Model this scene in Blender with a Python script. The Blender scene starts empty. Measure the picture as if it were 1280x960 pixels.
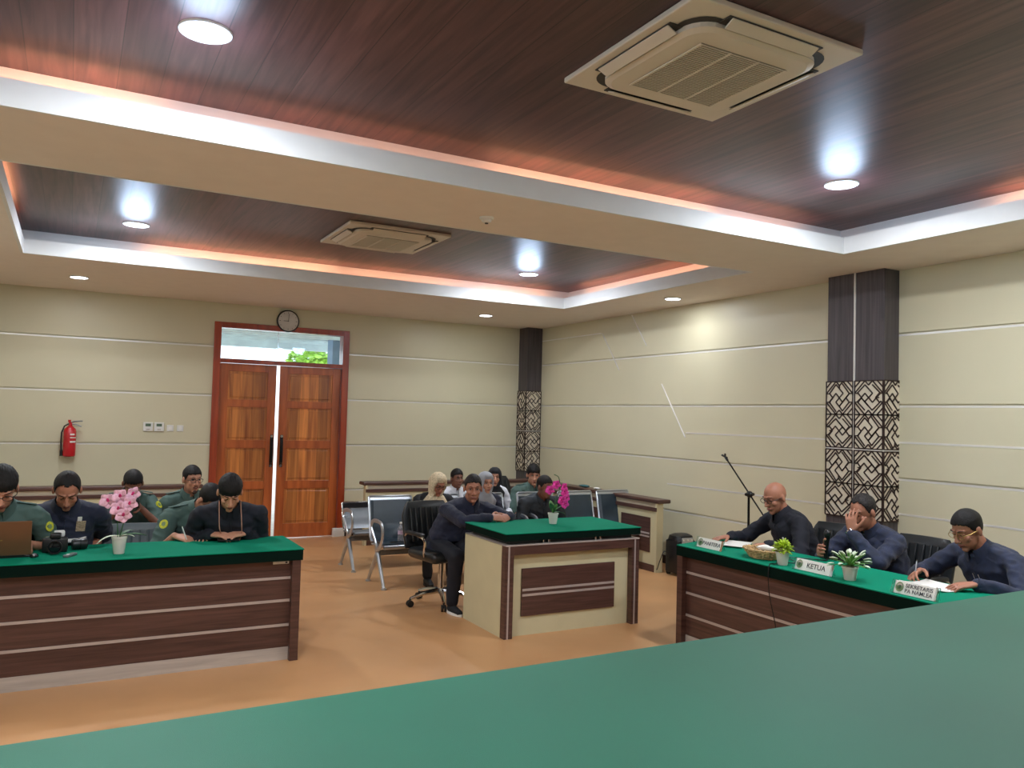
import bpy, bmesh, math, random
import numpy as np
from mathutils import Vector as V, Matrix, Quaternion, noise
PI = math.pi
random.seed(7)
sc = bpy.context.scene
COL = sc.collection

# ------------------------------------------------------------------ basics
def lin(c):
    return tuple((x/12.92 if x <= .04045 else ((x+.055)/1.055)**2.4) for x in [k/255 for k in c])

def _nodes(name):
    m = bpy.data.materials.new(name); m.use_nodes = True
    nt = m.node_tree; b = nt.nodes['Principled BSDF']
    return m, nt, b

def mat(name, rgb, rough=.5, metal=0, var=.06, scale=6, bump=0, bscale=40, coat=0, sheen=0, stretch=(1, 1, 1), spec=.5, sss=0, trans=0, alpha=1):
    m, nt, b = _nodes(name)
    c = lin(rgb)
    tc = nt.nodes.new('ShaderNodeTexCoord'); mp = nt.nodes.new('ShaderNodeMapping')
    mp.inputs['Scale'].default_value = stretch
    nt.links.new(tc.outputs['Object'], mp.inputs['Vector'])
    nz = nt.nodes.new('ShaderNodeTexNoise'); nz.inputs['Scale'].default_value = scale; nz.inputs['Detail'].default_value = 4
    nt.links.new(mp.outputs[0], nz.inputs['Vector'])
    rp = nt.nodes.new('ShaderNodeValToRGB')
    rp.color_ramp.elements[0].position = .3; rp.color_ramp.elements[1].position = .7
    rp.color_ramp.elements[0].color = (*[max(0, x*(1-var*2)) for x in c], 1)
    rp.color_ramp.elements[1].color = (*[min(1, x*(1+var*2)) for x in c], 1)
    nt.links.new(nz.outputs['Fac'], rp.inputs['Fac']); nt.links.new(rp.outputs['Color'], b.inputs['Base Color'])
    b.inputs['Roughness'].default_value = rough; b.inputs['Metallic'].default_value = metal
    b.inputs['Coat Weight'].default_value = coat; b.inputs['Coat Roughness'].default_value = .15
    b.inputs['Sheen Weight'].default_value = sheen
    b.inputs['Specular IOR Level'].default_value = spec
    b.inputs['Transmission Weight'].default_value = trans; b.inputs['Alpha'].default_value = alpha
    if sss:
        b.inputs['Subsurface Weight'].default_value = sss; b.inputs['Subsurface Radius'].default_value = (.01, .004, .002)
    if bump:
        n2 = nt.nodes.new('ShaderNodeTexNoise'); n2.inputs['Scale'].default_value = bscale; n2.inputs['Detail'].default_value = 3
        nt.links.new(mp.outputs[0], n2.inputs['Vector'])
        bp = nt.nodes.new('ShaderNodeBump'); bp.inputs['Strength'].default_value = bump; bp.inputs['Distance'].default_value = .01
        nt.links.new(n2.outputs['Fac'], bp.inputs['Height']); nt.links.new(bp.outputs[0], b.inputs['Normal'])
    return m

def wood(name, dark, light, stretch=(1, 1, 1), scale=8, rough=.35, coat=.2, detail=6, plank=None):
    """grain runs along the axis with the small stretch; plank=(axis,width) adds board joints"""
    m, nt, b = _nodes(name)
    tc = nt.nodes.new('ShaderNodeTexCoord'); mp = nt.nodes.new('ShaderNodeMapping'); mp.inputs['Scale'].default_value = stretch
    nt.links.new(tc.outputs['Object'], mp.inputs['Vector'])
    nz = nt.nodes.new('ShaderNodeTexNoise'); nz.inputs['Scale'].default_value = scale; nz.inputs['Detail'].default_value = detail
    nz.inputs['Distortion'].default_value = .6
    nt.links.new(mp.outputs[0], nz.inputs['Vector'])
    rp = nt.nodes.new('ShaderNodeValToRGB')
    e = rp.color_ramp.elements
    e[0].position = .28; e[1].position = .72
    e[0].color = (*lin(dark), 1); e[1].color = (*lin(light), 1)
    nt.links.new(nz.outputs['Fac'], rp.inputs['Fac'])
    out = rp.outputs['Color']
    if plank:
        ax, w = plank
        sx = nt.nodes.new('ShaderNodeSeparateXYZ'); nt.links.new(tc.outputs['Object'], sx.inputs[0])
        dv = nt.nodes.new('ShaderNodeMath'); dv.operation = 'DIVIDE'; dv.inputs[1].default_value = w
        nt.links.new(sx.outputs[ax], dv.inputs[0])
        fl = nt.nodes.new('ShaderNodeMath'); fl.operation = 'FLOOR'; nt.links.new(dv.outputs[0], fl.inputs[0])
        wn = nt.nodes.new('ShaderNodeTexWhiteNoise'); wn.noise_dimensions = '1D'; nt.links.new(fl.outputs[0], wn.inputs['W'])
        mr = nt.nodes.new('ShaderNodeMapRange'); mr.inputs['To Min'].default_value = .72; mr.inputs['To Max'].default_value = 1.25
        nt.links.new(wn.outputs['Value'], mr.inputs['Value'])
        fr = nt.nodes.new('ShaderNodeMath'); fr.operation = 'FRACT'; nt.links.new(dv.outputs[0], fr.inputs[0])
        gt = nt.nodes.new('ShaderNodeMath'); gt.operation = 'GREATER_THAN'; gt.inputs[1].default_value = .025; nt.links.new(fr.outputs[0], gt.inputs[0])
        m2 = nt.nodes.new('ShaderNodeMapRange'); m2.inputs['To Min'].default_value = .35; nt.links.new(gt.outputs[0], m2.inputs['Value'])
        mu = nt.nodes.new('ShaderNodeMath'); mu.operation = 'MULTIPLY'; nt.links.new(mr.outputs[0], mu.inputs[0]); nt.links.new(m2.outputs[0], mu.inputs[1])
        mx = nt.nodes.new('ShaderNodeVectorMath'); mx.operation = 'SCALE'
        nt.links.new(out, mx.inputs[0]); nt.links.new(mu.outputs[0], mx.inputs['Scale']); out = mx.outputs[0]
    nt.links.new(out, b.inputs['Base Color'])
    b.inputs['Roughness'].default_value = rough; b.inputs['Coat Weight'].default_value = coat; b.inputs['Coat Roughness'].default_value = .2
    return m

def emis(name, rgb, s):
    m, nt, b = _nodes(name)
    b.inputs['Base Color'].default_value = (*lin(rgb), 1)
    b.inputs['Emission Color'].default_value = (*lin(rgb), 1); b.inputs['Emission Strength'].default_value = s
    return m

# ------------------------------------------------------------------ mesh builder
def axes(d):
    d = V(d).normalized(); a = V((0, 0, 1)) if abs(d.z) < .9 else V((1, 0, 0))
    x = d.cross(a).normalized(); return x, d.cross(x).normalized()

def cr(pts, n=4):
    P = [V(p) for p in pts]; P = [P[0]*2-P[1]]+P+[P[-1]*2-P[-2]]; out = []
    for i in range(1, len(P)-2):
        for k in range(n):
            t = k/n; a, b_, c, d = P[i-1:i+3]
            out.append(.5*((2*b_)+(c-a)*t+(2*a-5*b_+4*c-d)*t*t+(3*b_-a-3*c+d)*t**3))
    return out+[P[-2]]

class MB:
    def __init__(s): s.b = bmesh.new()
    def box(s, x0, x1, y0, y1, z0, z1, bev=0, M=None, seg=2):
        g = bmesh.ops.create_cube(s.b, size=1)['verts']
        for v in g:
            v.co = V(((x0+x1)/2+v.co.x*(x1-x0), (y0+y1)/2+v.co.y*(y1-y0), (z0+z1)/2+v.co.z*(z1-z0)))
        if bev:
            es = list({e for v in g for e in v.link_edges})
            r = bmesh.ops.bevel(s.b, geom=es, offset=bev, segments=seg, affect='EDGES', profile=.5)
            g = list({v for f in r['faces'] for v in f.verts} | {v for v in g if v.is_valid})
        if M is not None:
            for v in g: v.co = M @ v.co
        return s
    def loft(s, rings, cap=True, closed=True):
        vs = [[s.b.verts.new(p) for p in r] for r in rings]
        n = len(vs[0])
        for a, c in zip(vs, vs[1:]):
            for i in range(n if closed else n-1):
                j = (i+1) % n
                try: s.b.faces.new((a[i], a[j], c[j], c[i]))
                except ValueError: pass
        if cap and closed:
            s.b.faces.new(vs[0][::-1]); s.b.faces.new(vs[-1])
        return vs
    def ring(s, c, x, y, rx, ry, n=16, p=1.0):
        out = []
        for i in range(n):
            a = 2*PI*i/n; ca, sa = math.cos(a), math.sin(a)
            if p != 1: ca = math.copysign(abs(ca)**p, ca); sa = math.copysign(abs(sa)**p, sa)
            out.append(V(c)+x*(rx*ca)+y*(ry*sa))
        return out
    def tube(s, pts, r, n=8, flat=1.0, cap=True):
        pts = [V(p) for p in pts]
        if not hasattr(r, '__len__'): r = [r]*len(pts)
        rings = []; px = None
        for i, p in enumerate(pts):
            d = (pts[min(i+1, len(pts)-1)]-pts[max(i-1, 0)])
            if d.length < 1e-9: d = V((0, 0, 1))
            d.normalize()
            if px is None: x, y = axes(d)
            else:
                x = (px-d*px.dot(d)); x.normalize(); y = d.cross(x)
            px = x
            rings.append(s.ring(p, x, y, r[i], r[i]*flat, n))
        s.loft(rings, cap); return s
    def cap(s, a, b, ra, rb, n=12, k=3):
        """tapered capsule"""
        a, b = V(a), V(b); d = b-a
        if d.length < 1e-6: d = V((0, 0, 1e-4)); b = a+d
        u = d.normalized(); x, y = axes(u); R = []
        for i in range(k+1):
            t = PI/2*(1-i/k)*.97; R.append(s.ring(a-u*ra*math.sin(t), x, y, ra*math.cos(t), ra*math.cos(t), n))
        for i in range(k+1):
            t = PI/2*(i/k)*.97; R.append(s.ring(b+u*rb*math.sin(t), x, y, rb*math.cos(t), rb*math.cos(t), n))
        s.loft(R); return s
    def ell(s, c, r, M=None, u=16, v=10):
        g = bmesh.ops.create_uvsphere(s.b, u_segments=u, v_segments=v, radius=1)['verts']
        for q in g:
            p = V((q.co.x*r[0], q.co.y*r[1], q.co.z*r[2]))
            q.co = V(c)+(M @ p if M is not None else p)
        return s
    def cyl(s, a, b, ra, rb=None, n=24):
        rb = ra if rb is None else rb
        a, b = V(a), V(b); x, y = axes(b-a)
        s.loft([s.ring(a, x, y, ra, ra, n), s.ring(b, x, y, rb, rb, n)]); return s
    def lathe(s, c, prof, n=32, axis=(0, 0, 1), cap=True):
        ax = V(axis).normalized(); x, y = axes(ax)
        s.loft([s.ring(V(c)+ax*h, x, y, max(r, 1e-4), max(r, 1e-4), n) for r, h in prof], cap); return s
    def poly(s, pts, z0, z1):
        a = [V((p[0], p[1], z0)) for p in pts]; b = [V((p[0], p[1], z1)) for p in pts]
        s.loft([a, b]); return s
    def quad(s, pts):
        s.b.faces.new([s.b.verts.new(V(p)) for p in pts]); return s
    def xf(s, M):
        for v in s.b.verts: v.co = M @ v.co
        return s
    def build(s, name, m, parent=None, smooth=False, origin=None, kind=None):
        if origin is None and parent is None:
            cs = [v.co for v in s.b.verts]
            lo = [min(c[i] for c in cs) for i in range(3)]; hi = [max(c[i] for c in cs) for i in range(3)]
            origin = V(((lo[0]+hi[0])/2, (lo[1]+hi[1])/2, lo[2]))
        off = V(ROOTLOC.get(parent.name, (0, 0, 0))) if parent is not None else V(origin)
        for v in s.b.verts: v.co -= off
        bmesh.ops.recalc_face_normals(s.b, faces=s.b.faces)
        me = bpy.data.meshes.new(name); s.b.to_mesh(me); s.b.free()
        return link(name, me, m, parent, smooth, off, kind)

ROOTLOC = {}     # world position of each parent's origin: everything is modelled in world coordinates
def link(name, me, m, parent, smooth, off, kind=None):
    me.materials.append(m)
    if smooth:
        me.polygons.foreach_set('use_smooth', [True]*len(me.polygons))
        if smooth != 'all':
            try: me.set_sharp_from_angle(angle=math.radians(40))
            except Exception: pass
    o = bpy.data.objects.new(name, me); COL.objects.link(o)
    if parent is not None: o.parent = parent
    else: o.location = off
    ROOTLOC[o.name] = V(off)
    if kind: o['kind'] = kind
    return o

def tag(o, label=None, cat=None, group=None, kind=None):
    if label: o['label'] = label
    if cat: o['category'] = cat
    if group: o['group'] = group
    if kind: o['kind'] = kind
    return o
def thing(name, label, cat, loc, group=None, kind=None):
    o = bpy.data.objects.new(name, None); COL.objects.link(o); o.location = loc; o.empty_display_size = .1
    ROOTLOC[o.name] = V(loc)
    return tag(o, label, cat, group, kind)
def copy_tree(o, parent=None):
    c = o.copy(); COL.objects.link(c)
    if parent is not None: c.parent = parent
    for ch in [k for k in ALL() if k.parent == o]: copy_tree(ch, c)
    return c
def ALL(): return list(bpy.data.objects)
def place(o, loc, rz=0, label=None, group=None):
    o.location = loc; o.rotation_euler = (0, 0, rz)
    if label: o['label'] = label
    if group: o['group'] = group
    return o
def remesh(mb, vox, it=2, fac=.5, wr=0, wscale=9, seed=0, dense=None):
    me = bpy.data.meshes.new('t'); bmesh.ops.recalc_face_normals(mb.b, faces=mb.b.faces); mb.b.to_mesh(me); mb.b.free()
    o = bpy.data.objects.new('t', me); COL.objects.link(o)
    r = o.modifiers.new('r', 'REMESH'); r.mode = 'VOXEL'; r.voxel_size = vox
    if it:
        q = o.modifiers.new('s', 'SMOOTH'); q.iterations = it; q.factor = fac
    dg = bpy.context.evaluated_depsgraph_get(); dg.update()
    out = bpy.data.meshes.new_from_object(o.evaluated_get(dg))
    bpy.data.objects.remove(o); bpy.data.meshes.remove(me)
    if wr:
        n = [V(v.normal) for v in out.vertices]
        for v, nn in zip(out.vertices, n):
            p = v.co*wscale+V((seed*3.1, seed, 0))
            q = noise.noise(V((p.x+p.z*.6, p.y-p.z*.4, p.z*1.5)))
            w = noise.noise(p*2.3)
            v.co += nn*(wr*(1-2*abs(q)) + wr*.5*w)
    return out
def text_mesh(txt, size, M, depth=.0008, spacing=1):
    cu = bpy.data.curves.new('t', 'FONT'); cu.body = txt; cu.size = size; cu.align_x = 'CENTER'; cu.align_y = 'CENTER'
    cu.extrude = depth; cu.offset = size*.002; cu.space_line = spacing
    o = bpy.data.objects.new('t', cu); COL.objects.link(o)
    dg = bpy.context.evaluated_depsgraph_get(); dg.update()
    me = bpy.data.meshes.new_from_object(o.evaluated_get(dg)); bpy.data.objects.remove(o)
    me.transform(M); return me
def text_obj(name, txt, size, M, m, parent, spacing=1):
    me = text_mesh(txt, size, M, spacing=spacing)
    off = ROOTLOC[parent.name]; me.transform(Matrix.Translation(-off))
    me.materials.clear()
    return link(name, me, m, parent, False, off)
def frame(o, x, y, z):
    M = Matrix(((x[0], y[0], z[0], o[0]), (x[1], y[1], z[1], o[1]), (x[2], y[2], z[2], o[2]), (0, 0, 0, 1))); return M

# ------------------------------------------------------------------ materials
M = {}
M['wall'] = mat('wall_panel', (208, 202, 174), .42, var=.012, scale=1.5, spec=.4)
M['plain'] = mat('wall_plain', (205, 200, 176), .6, var=.02)
M['soffit'] = mat('soffit_paint', (234, 223, 214), .8, var=.01)
M['white'] = mat('white_paint', (228, 228, 226), .7, var=.01)
M['ceilwood'] = wood('ceiling_planks', (60, 36, 37), (104, 70, 68), (9, .5, 1), 3.0, rough=.38, coat=0, plank=(0, .2))
M['floor'] = mat('floor_vinyl', (200, 150, 103), .38, var=.07, scale=.9, bump=.18, bscale=1.6, coat=.05)
M['silver'] = mat('silver_trim', (236, 234, 228), .28, metal=.35, var=.02)
M['strip'] = mat('grey_edge_strip', (190, 178, 172), .4, metal=.3, var=.02)
M['lam'] = wood('dark_laminate_across', (62, 40, 35), (96, 66, 58), (.7, .7, 14), 3.5, rough=.4, coat=.1)
M['lamv'] = wood('dark_laminate_upright', (56, 50, 54), (86, 79, 82), (12, 12, .4), 3.5, rough=.45, coat=.1)
M['laml'] = wood('pale_laminate', (168, 158, 150), (196, 186, 176), (.7, .7, 10), 3, rough=.45)
M['cream'] = mat('cream_board', (205, 197, 160), .45, var=.015)
M['greige'] = mat('greige_board', (182, 170, 148), .5, var=.02)
M['darkedge'] = mat('black_brown', (44, 30, 28), .5)
M['cloth'] = mat('green_cloth', (2, 128, 98), .85, var=.03, scale=3, bump=.1, bscale=300, spec=.12)
M['clothfg'] = mat('green_cloth_near', (30, 98, 77), .55, var=.05, scale=1.3, bump=.15, bscale=400, spec=.4)
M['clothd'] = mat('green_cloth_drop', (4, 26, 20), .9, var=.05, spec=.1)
M['teak'] = wood('teak_boards', (138, 70, 30), (222, 142, 70), (9, 9, .55), 1.6, rough=.35, coat=.4, plank=(0, .13))
M['teak2'] = wood('teak_frame', (142, 66, 28), (196, 104, 48), (6, 6, .6), 2, rough=.32, coat=.5)
M['jamb'] = wood('door_jamb', (128, 42, 22), (172, 70, 32), (6, 6, .5), 2, rough=.32, coat=.5)
M['glass'] = mat('glass', (235, 245, 245), .02, trans=1, var=0)
M['black'] = mat('black_plastic', (22, 22, 24), .4, var=.1)
M['blackm'] = mat('black_metal', (26, 25, 26), .35, metal=.6)
M['chrome'] = mat('chrome', (205, 205, 205), .15, metal=1, var=.01)
M['steel'] = mat('brushed_steel', (196, 202, 210), .3, metal=.85, var=.02)
M['steelp'] = mat('grey_steel_sheet', (128, 132, 136), .4, metal=.6, var=.04)
M['leather'] = mat('black_leather', (30, 33, 35), .36, var=.1, bump=.1, bscale=120)
M['greylea'] = mat('grey_leather', (84, 94, 98), .42, var=.06, bump=.1, bscale=120)
M['pad'] = mat('blue_black_padding', (44, 58, 68), .35, var=.08, bump=.05, bscale=60)
M['whitep'] = mat('white_plastic', (226, 226, 222), .4, var=.01)
M['acw'] = mat('air_unit_plastic', (212, 202, 186), .5, var=.01)
M['acg'] = mat('air_unit_grille', (134, 124, 104), .6, var=.05)
M['acd'] = mat('air_unit_slot', (52, 48, 44), .6)
M['lattice'] = mat('lattice_bars', (46, 28, 24), .5, var=.1)
M['latback'] = mat('lattice_backing', (216, 206, 186), .5, var=.02)
M['red'] = mat('red_enamel', (190, 18, 32), .25, coat=.5, var=.04)
M['pot'] = mat('white_pot', (214, 208, 200), .45, var=.03)
M['soil'] = mat('moss', (60, 66, 40), .9, var=.3, scale=60)
M['leafd'] = mat('leaf_dark', (40, 92, 48), .45, var=.15, scale=20)
M['leafg'] = mat('leaf_green', (96, 150, 70), .5, var=.2, scale=20)
M['leaft'] = mat('leaf_pale_tip', (214, 226, 202), .5, var=.05)
M['leafy'] = mat('leaf_lime', (168, 196, 44), .5, var=.2, scale=40)
M['petp'] = mat('petal_pale_pink', (244, 190, 212), .55, var=.1, scale=60)
M['petc'] = mat('petal_center', (205, 50, 120), .55, var=.1)
M['petm'] = mat('petal_magenta', (226, 62, 160), .55, var=.14, scale=60)
M['paper'] = mat('paper', (236, 234, 228), .7, var=.01)
M['ink'] = mat('ink', (52, 54, 62), .6)
M['emb'] = mat('emblem_green', (120, 146, 104), .5, var=.2, scale=200)
M['wicker'] = mat('wicker', (188, 156, 110), .7, var=.2, scale=30)
M['copper'] = mat('laptop_lid', (118, 82, 58), .35, metal=.3, var=.02)
M['screen'] = mat('screen_glass', (18, 20, 24), .1)
M['lcd'] = mat('lcd_window', (92, 112, 92), .3)
M['yellow'] = mat('yellow_patch', (206, 206, 60), .6, var=.15, scale=90)
M['gold'] = mat('gold', (160, 132, 70), .35, metal=.6)
M['lamp'] = emis('downlight_glow', (240, 246, 255), 14)
M['led'] = emis('cove_strip_glow', (255, 150, 80), 3)
M['tan'] = mat('lanyard', (190, 140, 120), .7)
M['khaki'] = mat('khaki_patch', (150, 146, 98), .7, var=.2, scale=80)
M['teal'] = mat('teal_fabric', (58, 104, 108), .7)
M['orange'] = mat('orange_label', (214, 160, 80), .6)
# people
SK = [mat('skin_brown', (170, 114, 90), .5, var=.05, scale=25, sss=.05), mat('skin_tan', (192, 138, 112), .5, var=.05, scale=25, sss=.05), mat('skin_deep', (128, 84, 66), .5, var=.05, scale=25, sss=.05)]
M['lip'] = mat('lips', (136, 74, 66), .5); M['eye'] = mat('eye_dark', (34, 24, 22), .25); M['sclera'] = mat('eye_white', (196, 186, 178), .3)
M['hair'] = mat('black_hair', (17, 14, 14), .6, var=.3, scale=60, bump=.35, bscale=220, spec=.3)
M['hairg'] = mat('greying_hair', (36, 31, 30), .6, var=.5, scale=90, bump=.35, bscale=220, spec=.3)
M['beard'] = mat('stubble', (70, 46, 38), .8)
M['navy'] = mat('navy_cloth', (20, 26, 50), .8, var=.12, scale=5, bump=.3, bscale=500, sheen=.1)
M['navyb'] = mat('navy_batik', (24, 34, 62), .75, var=.22, scale=24, bump=.3, bscale=500, sheen=.1)
M['navyk'] = mat('dark_navy_cloth', (16, 19, 33), .8, var=.12, scale=5, bump=.3, bscale=500)
M['olive'] = mat('uniform_green', (76, 100, 94), .8, var=.08, scale=5, bump=.3, bscale=500)
M['blackc'] = mat('black_cloth', (22, 23, 28), .8, var=.12, bump=.3, bscale=400)
M['darkj'] = mat('charcoal_jacket', (34, 42, 50), .7, var=.15, bump=.3, bscale=300)
M['whitec'] = mat('white_cloth', (222, 224, 232), .8, var=.02)
M['trouser'] = mat('dark_trousers', (24, 26, 36), .85, var=.08)
M['shoe'] = mat('shoe_black', (26, 26, 28), .5)
M['card'] = mat('printed_card', (186, 160, 134), .5, var=.25, scale=120)
M['hijabb'] = mat('beige_floral_hijab', (206, 188, 156), .8, var=.15, scale=60)
M['hijabg'] = mat('grey_hijab', (150, 152, 158), .8, var=.06)
M['hijabk'] = mat('black_hijab', (24, 25, 30), .8, var=.06)
# ------------------------------------------------------------------ room
XL, XR, YF, YB, ZC, ZW = -1.45, 6.519, -1.6, 11.247, 3.167, 3.42
MB().box(XL-.2, XR+.2, YF-.2, YB+.2, -.1, 0).build('floor', M['floor'], kind='structure')
fl = bpy.data.objects['floor']; tag(fl, 'orange tan vinyl floor of the hall', 'floor')
fl2 = MB()
# panelled walls: boards stand 9 mm proud of a backing, a metal strip lies in every joint
def wall_boards(mb, a0, a1, zs, side, gap=.032):
    for z0, z1 in zip(zs, zs[1:]):
        lo = z0+(gap/2 if z0 > 0 else 0); hi = z1-(gap/2 if z1 < 3.1 else 0)
        if side == 'back': mb.box(a0, a1, YB, YB+.02, lo, hi)
        else: mb.box(XR, XR+.02, a0, a1, lo, hi)
zs = [0, .655, 1.288, 1.935, 2.588, ZC+.02]
wb = MB()
DX0, DX1, DZ = 1.62, 3.455, 2.915
wall_boards(wb, XL, DX0, zs, 'back'); wall_boards(wb, DX1, XR, zs, 'back')
wb.box(XL, DX0, YB+.018, YB+.16, 0, ZC+.02); wb.box(DX1, XR+.2, YB+.018, YB+.16, 0, ZC+.02); wb.box(DX0, DX1, YB, YB+.16, DZ, ZC+.02)
tag(wb.build('wall_back', M['wall'], kind='structure'), 'cream panelled back wall with metal joint strips', 'wall')
wr = MB(); wall_boards(wr, YF, YB, [0, .655, 1.29, 1.943, 2.584, ZC+.02], 'right')
wr.box(XR+.018, XR+.16, YF, YB+.16, 0, ZC+.02)
tag(wr.build('wall_right', M['wall'], kind='structure'), 'cream panelled right wall with metal joint strips', 'wall')
tag(MB().box(XL-.16, XL, YF-.16, YB+.16, 0, ZC+.02).build('wall_left', M['plain'], kind='structure'), 'plain cream left wall', 'wall')
tag(MB().box(XL, XR+.16, YF-.16, YF, 0, ZC+.02).build('wall_front', M['plain'], kind='structure'), 'plain cream wall behind the judges bench', 'wall')
tn = [0]
def trim(mb, label, m='silver'):
    tn[0] += 1
    return tag(mb.build('trim_%d' % tn[0], M[m], kind='structure'), label, 'trim')
for i, z in enumerate(zs[1:-1]):
    nm = ['lowest', 'second lowest', 'second highest', 'highest'][i]
    for a, b_, sd in ((XL, DX0, 'left'), (DX1, XR-.27, 'right')):
        if sd == 'left' or z > 0: trim(MB().box(a, b_, YB+.002, YB+.018, z-.015, z+.003), '%s metal strip on the back wall %s of the door' % (nm, sd))
for i, z in enumerate([.655, 1.29, 1.943, 2.584]):
    nm = ['lowest', 'second lowest', 'second highest', 'highest'][i]
    trim(MB().box(XR+.002, XR+.018, YF, YB-.27, z-.015, z+.003), '%s full length metal strip on the right wall' % nm)
trim(MB().box(XR-.002, XR+.006, YF, 7.54, 1.606, 1.624), 'short metal strip on the right wall ending above the microphone stand')
trim(MB().box(XR-.002, XR+.006, YF, 7.87, .97, .988), 'lower short metal strip on the right wall above the speaker')
trim(MB().box(XR-.002, XR+.006, 9.36, YB-.27, 2.957, 2.972), 'short metal strip high on the right wall beside the corner column')
for (a, b_, lb) in (((8.656, 3.152), (8.335, 2.724), 'upper right'), ((9.332, 2.959), (8.916, 2.424), 'upper left'), ((8.012, 2.217), (7.55, 1.56), 'lower')):
    mb = MB(); mb.tube([(XR, a[0], a[1]), (XR, b_[0], b_[1])], .010, 4)
    trim(mb, '%s slanting metal inlay on the right wall' % lb)
tag(MB().box(3.47, 6.24, YB-.02, YB, 0, .1).build('baseboard_back', M['darkedge'], kind='structure'), 'dark baseboard at the foot of the back wall', 'baseboard')
tag(MB().box(XL, 1.6, YB-.02, YB, 0, .1).build('baseboard_back', M['darkedge'], kind='structure'), 'dark baseboard left of the door', 'baseboard')
tag(MB().box(XR-.02, XR, YF, YB-.28, 0, .1).build('baseboard_right', M['darkedge'], kind='structure'), 'dark baseboard at the foot of the right wall', 'baseboard')
trim(MB().box(3.3, 3.47, YB-.05, YB-.001, 0, .12, .004), 'white block at the foot of the right door jamb', 'whitep')

# ---- ceiling with two recessed coffers
C1 = (-.46, 5.535, 1.0, 4.495); C2 = (-.46, 5.53, 5.53, 8.80)
sf = MB(); E_ = .16
def sbox(x0, x1, y0, y1): sf.box(x0, x1, y0, y1, ZC, ZC+.07)
sbox(XL-E_, XR+E_, YF-E_, C1[2]); sbox(XL-E_, XR+E_, C1[3], C2[2]); sbox(XL-E_, XR+E_, C2[3], YB+E_)
for c in (C1, C2): sbox(XL-E_, c[0], c[2], c[3]); sbox(c[1], XR+E_, c[2], c[3])
ceil = tag(sf.build('ceiling', M['soffit'], kind='structure'), 'beige dropped ceiling border with two recessed wood coffers', 'ceiling')
for c in (C1, C2):
    t = .022; z0, z1 = ZC-.001, ZC+.135
    f = MB(); f.box(c[0]-t, c[0]+.003, c[2]-t, c[3]+t, z0, z1); f.box(c[1]-.003, c[1]+t, c[2]-t, c[3]+t, z0, z1)
    f.box(c[0]+.003, c[1]-.003, c[2]-t, c[2]+.003, z0, z1); f.box(c[0]+.003, c[1]-.003, c[3]-.003, c[3]+t, z0, z1)
    f.build('coffer_fascia', M['white'], ceil)
    o = .19; x0, x1, y0, y1 = c[0]-o, c[1]+o, c[2]-o, c[3]+o
    f = MB(); f.box(x0-.02, x0, y0, y1, ZC+.07, ZW); f.box(x1, x1+.02, y0, y1, ZC+.07, ZW)
    f.box(x0-.02, x1+.02, y0-.02, y0, ZC+.07, ZW); f.box(x0-.02, x1+.02, y1, y1+.02, ZC+.07, ZW)
    f.build('cove_wall', M['white'], ceil)
    MB().box(x0-.05, x1+.05, y0-.05, y1+.05, ZW, ZW+.03).build('plank_ceiling', M['ceilwood'], ceil)
def area(name, loc, size, power, col, rot=(0, 0, 0), shape='DISK', sy=None, spread=PI):
    l = bpy.data.lights.new(name, 'AREA'); l.shape = shape; l.size = size; l.energy = power; l.color = col; l.spread = spread
    if sy: l.size_y = sy
    o = bpy.data.objects.new(name, l); COL.objects.link(o); o.location = loc; o.rotation_euler = rot
    return o
# cove strips: a thin glowing LED strip lying on the ledge, with its light aimed up and outward
def strip(c, side, a, b_, p):
    z = ZC+.09; o = .06
    if side == 'far': x0, x1, y0, y1 = a, b_, c[3]+o, c[3]+o+.012
    if side == 'near': x0, x1, y0, y1 = a, b_, c[2]-o-.012, c[2]-o
    if side == 'right': x0, x1, y0, y1 = c[1]+o, c[1]+o+.012, a, b_
    if side == 'left': x0, x1, y0, y1 = c[0]-o-.012, c[0]-o, a, b_
    st = MB().box(x0, x1, y0, y1, ZC+.07, ZC+.08).build('led_strip', M['led'], ceil)
    L = b_-a; p *= .30
    rot = (PI, 0, 0)
    if side in ('far', 'near'): area('cove_light', ((a+b_)/2, (y0+y1)/2, z), L, p*L, (1, .47, .26), rot, 'RECTANGLE', .03)
    else: area('cove_light', ((x0+x1)/2, (a+b_)/2, z), .03, p*L, (1, .47, .26), rot, 'RECTANGLE', L)
strip(C1, 'far', -.45, .35, 9); strip(C1, 'far', .5, 2.2, 2.2); strip(C1, 'far', 2.3, 4.3, 7); strip(C1, 'far', 4.4, 5.2, 3)
strip(C1, 'right', 1.2, 3.3, 8); strip(C1, 'left', 1.2, 4.2, 5); strip(C1, 'near', 0, 5, 4)
strip(C2, 'far', .6, 2.6, 8); strip(C2, 'far', 2.7, 4.2, 5); strip(C2, 'far', 4.3, 5.4, 5); strip(C2, 'right', 5.8, 8.6, 5)
strip(C2, 'left', 5.8, 8.2, 4); strip(C2, 'near', 0, 5, 2)

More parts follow.
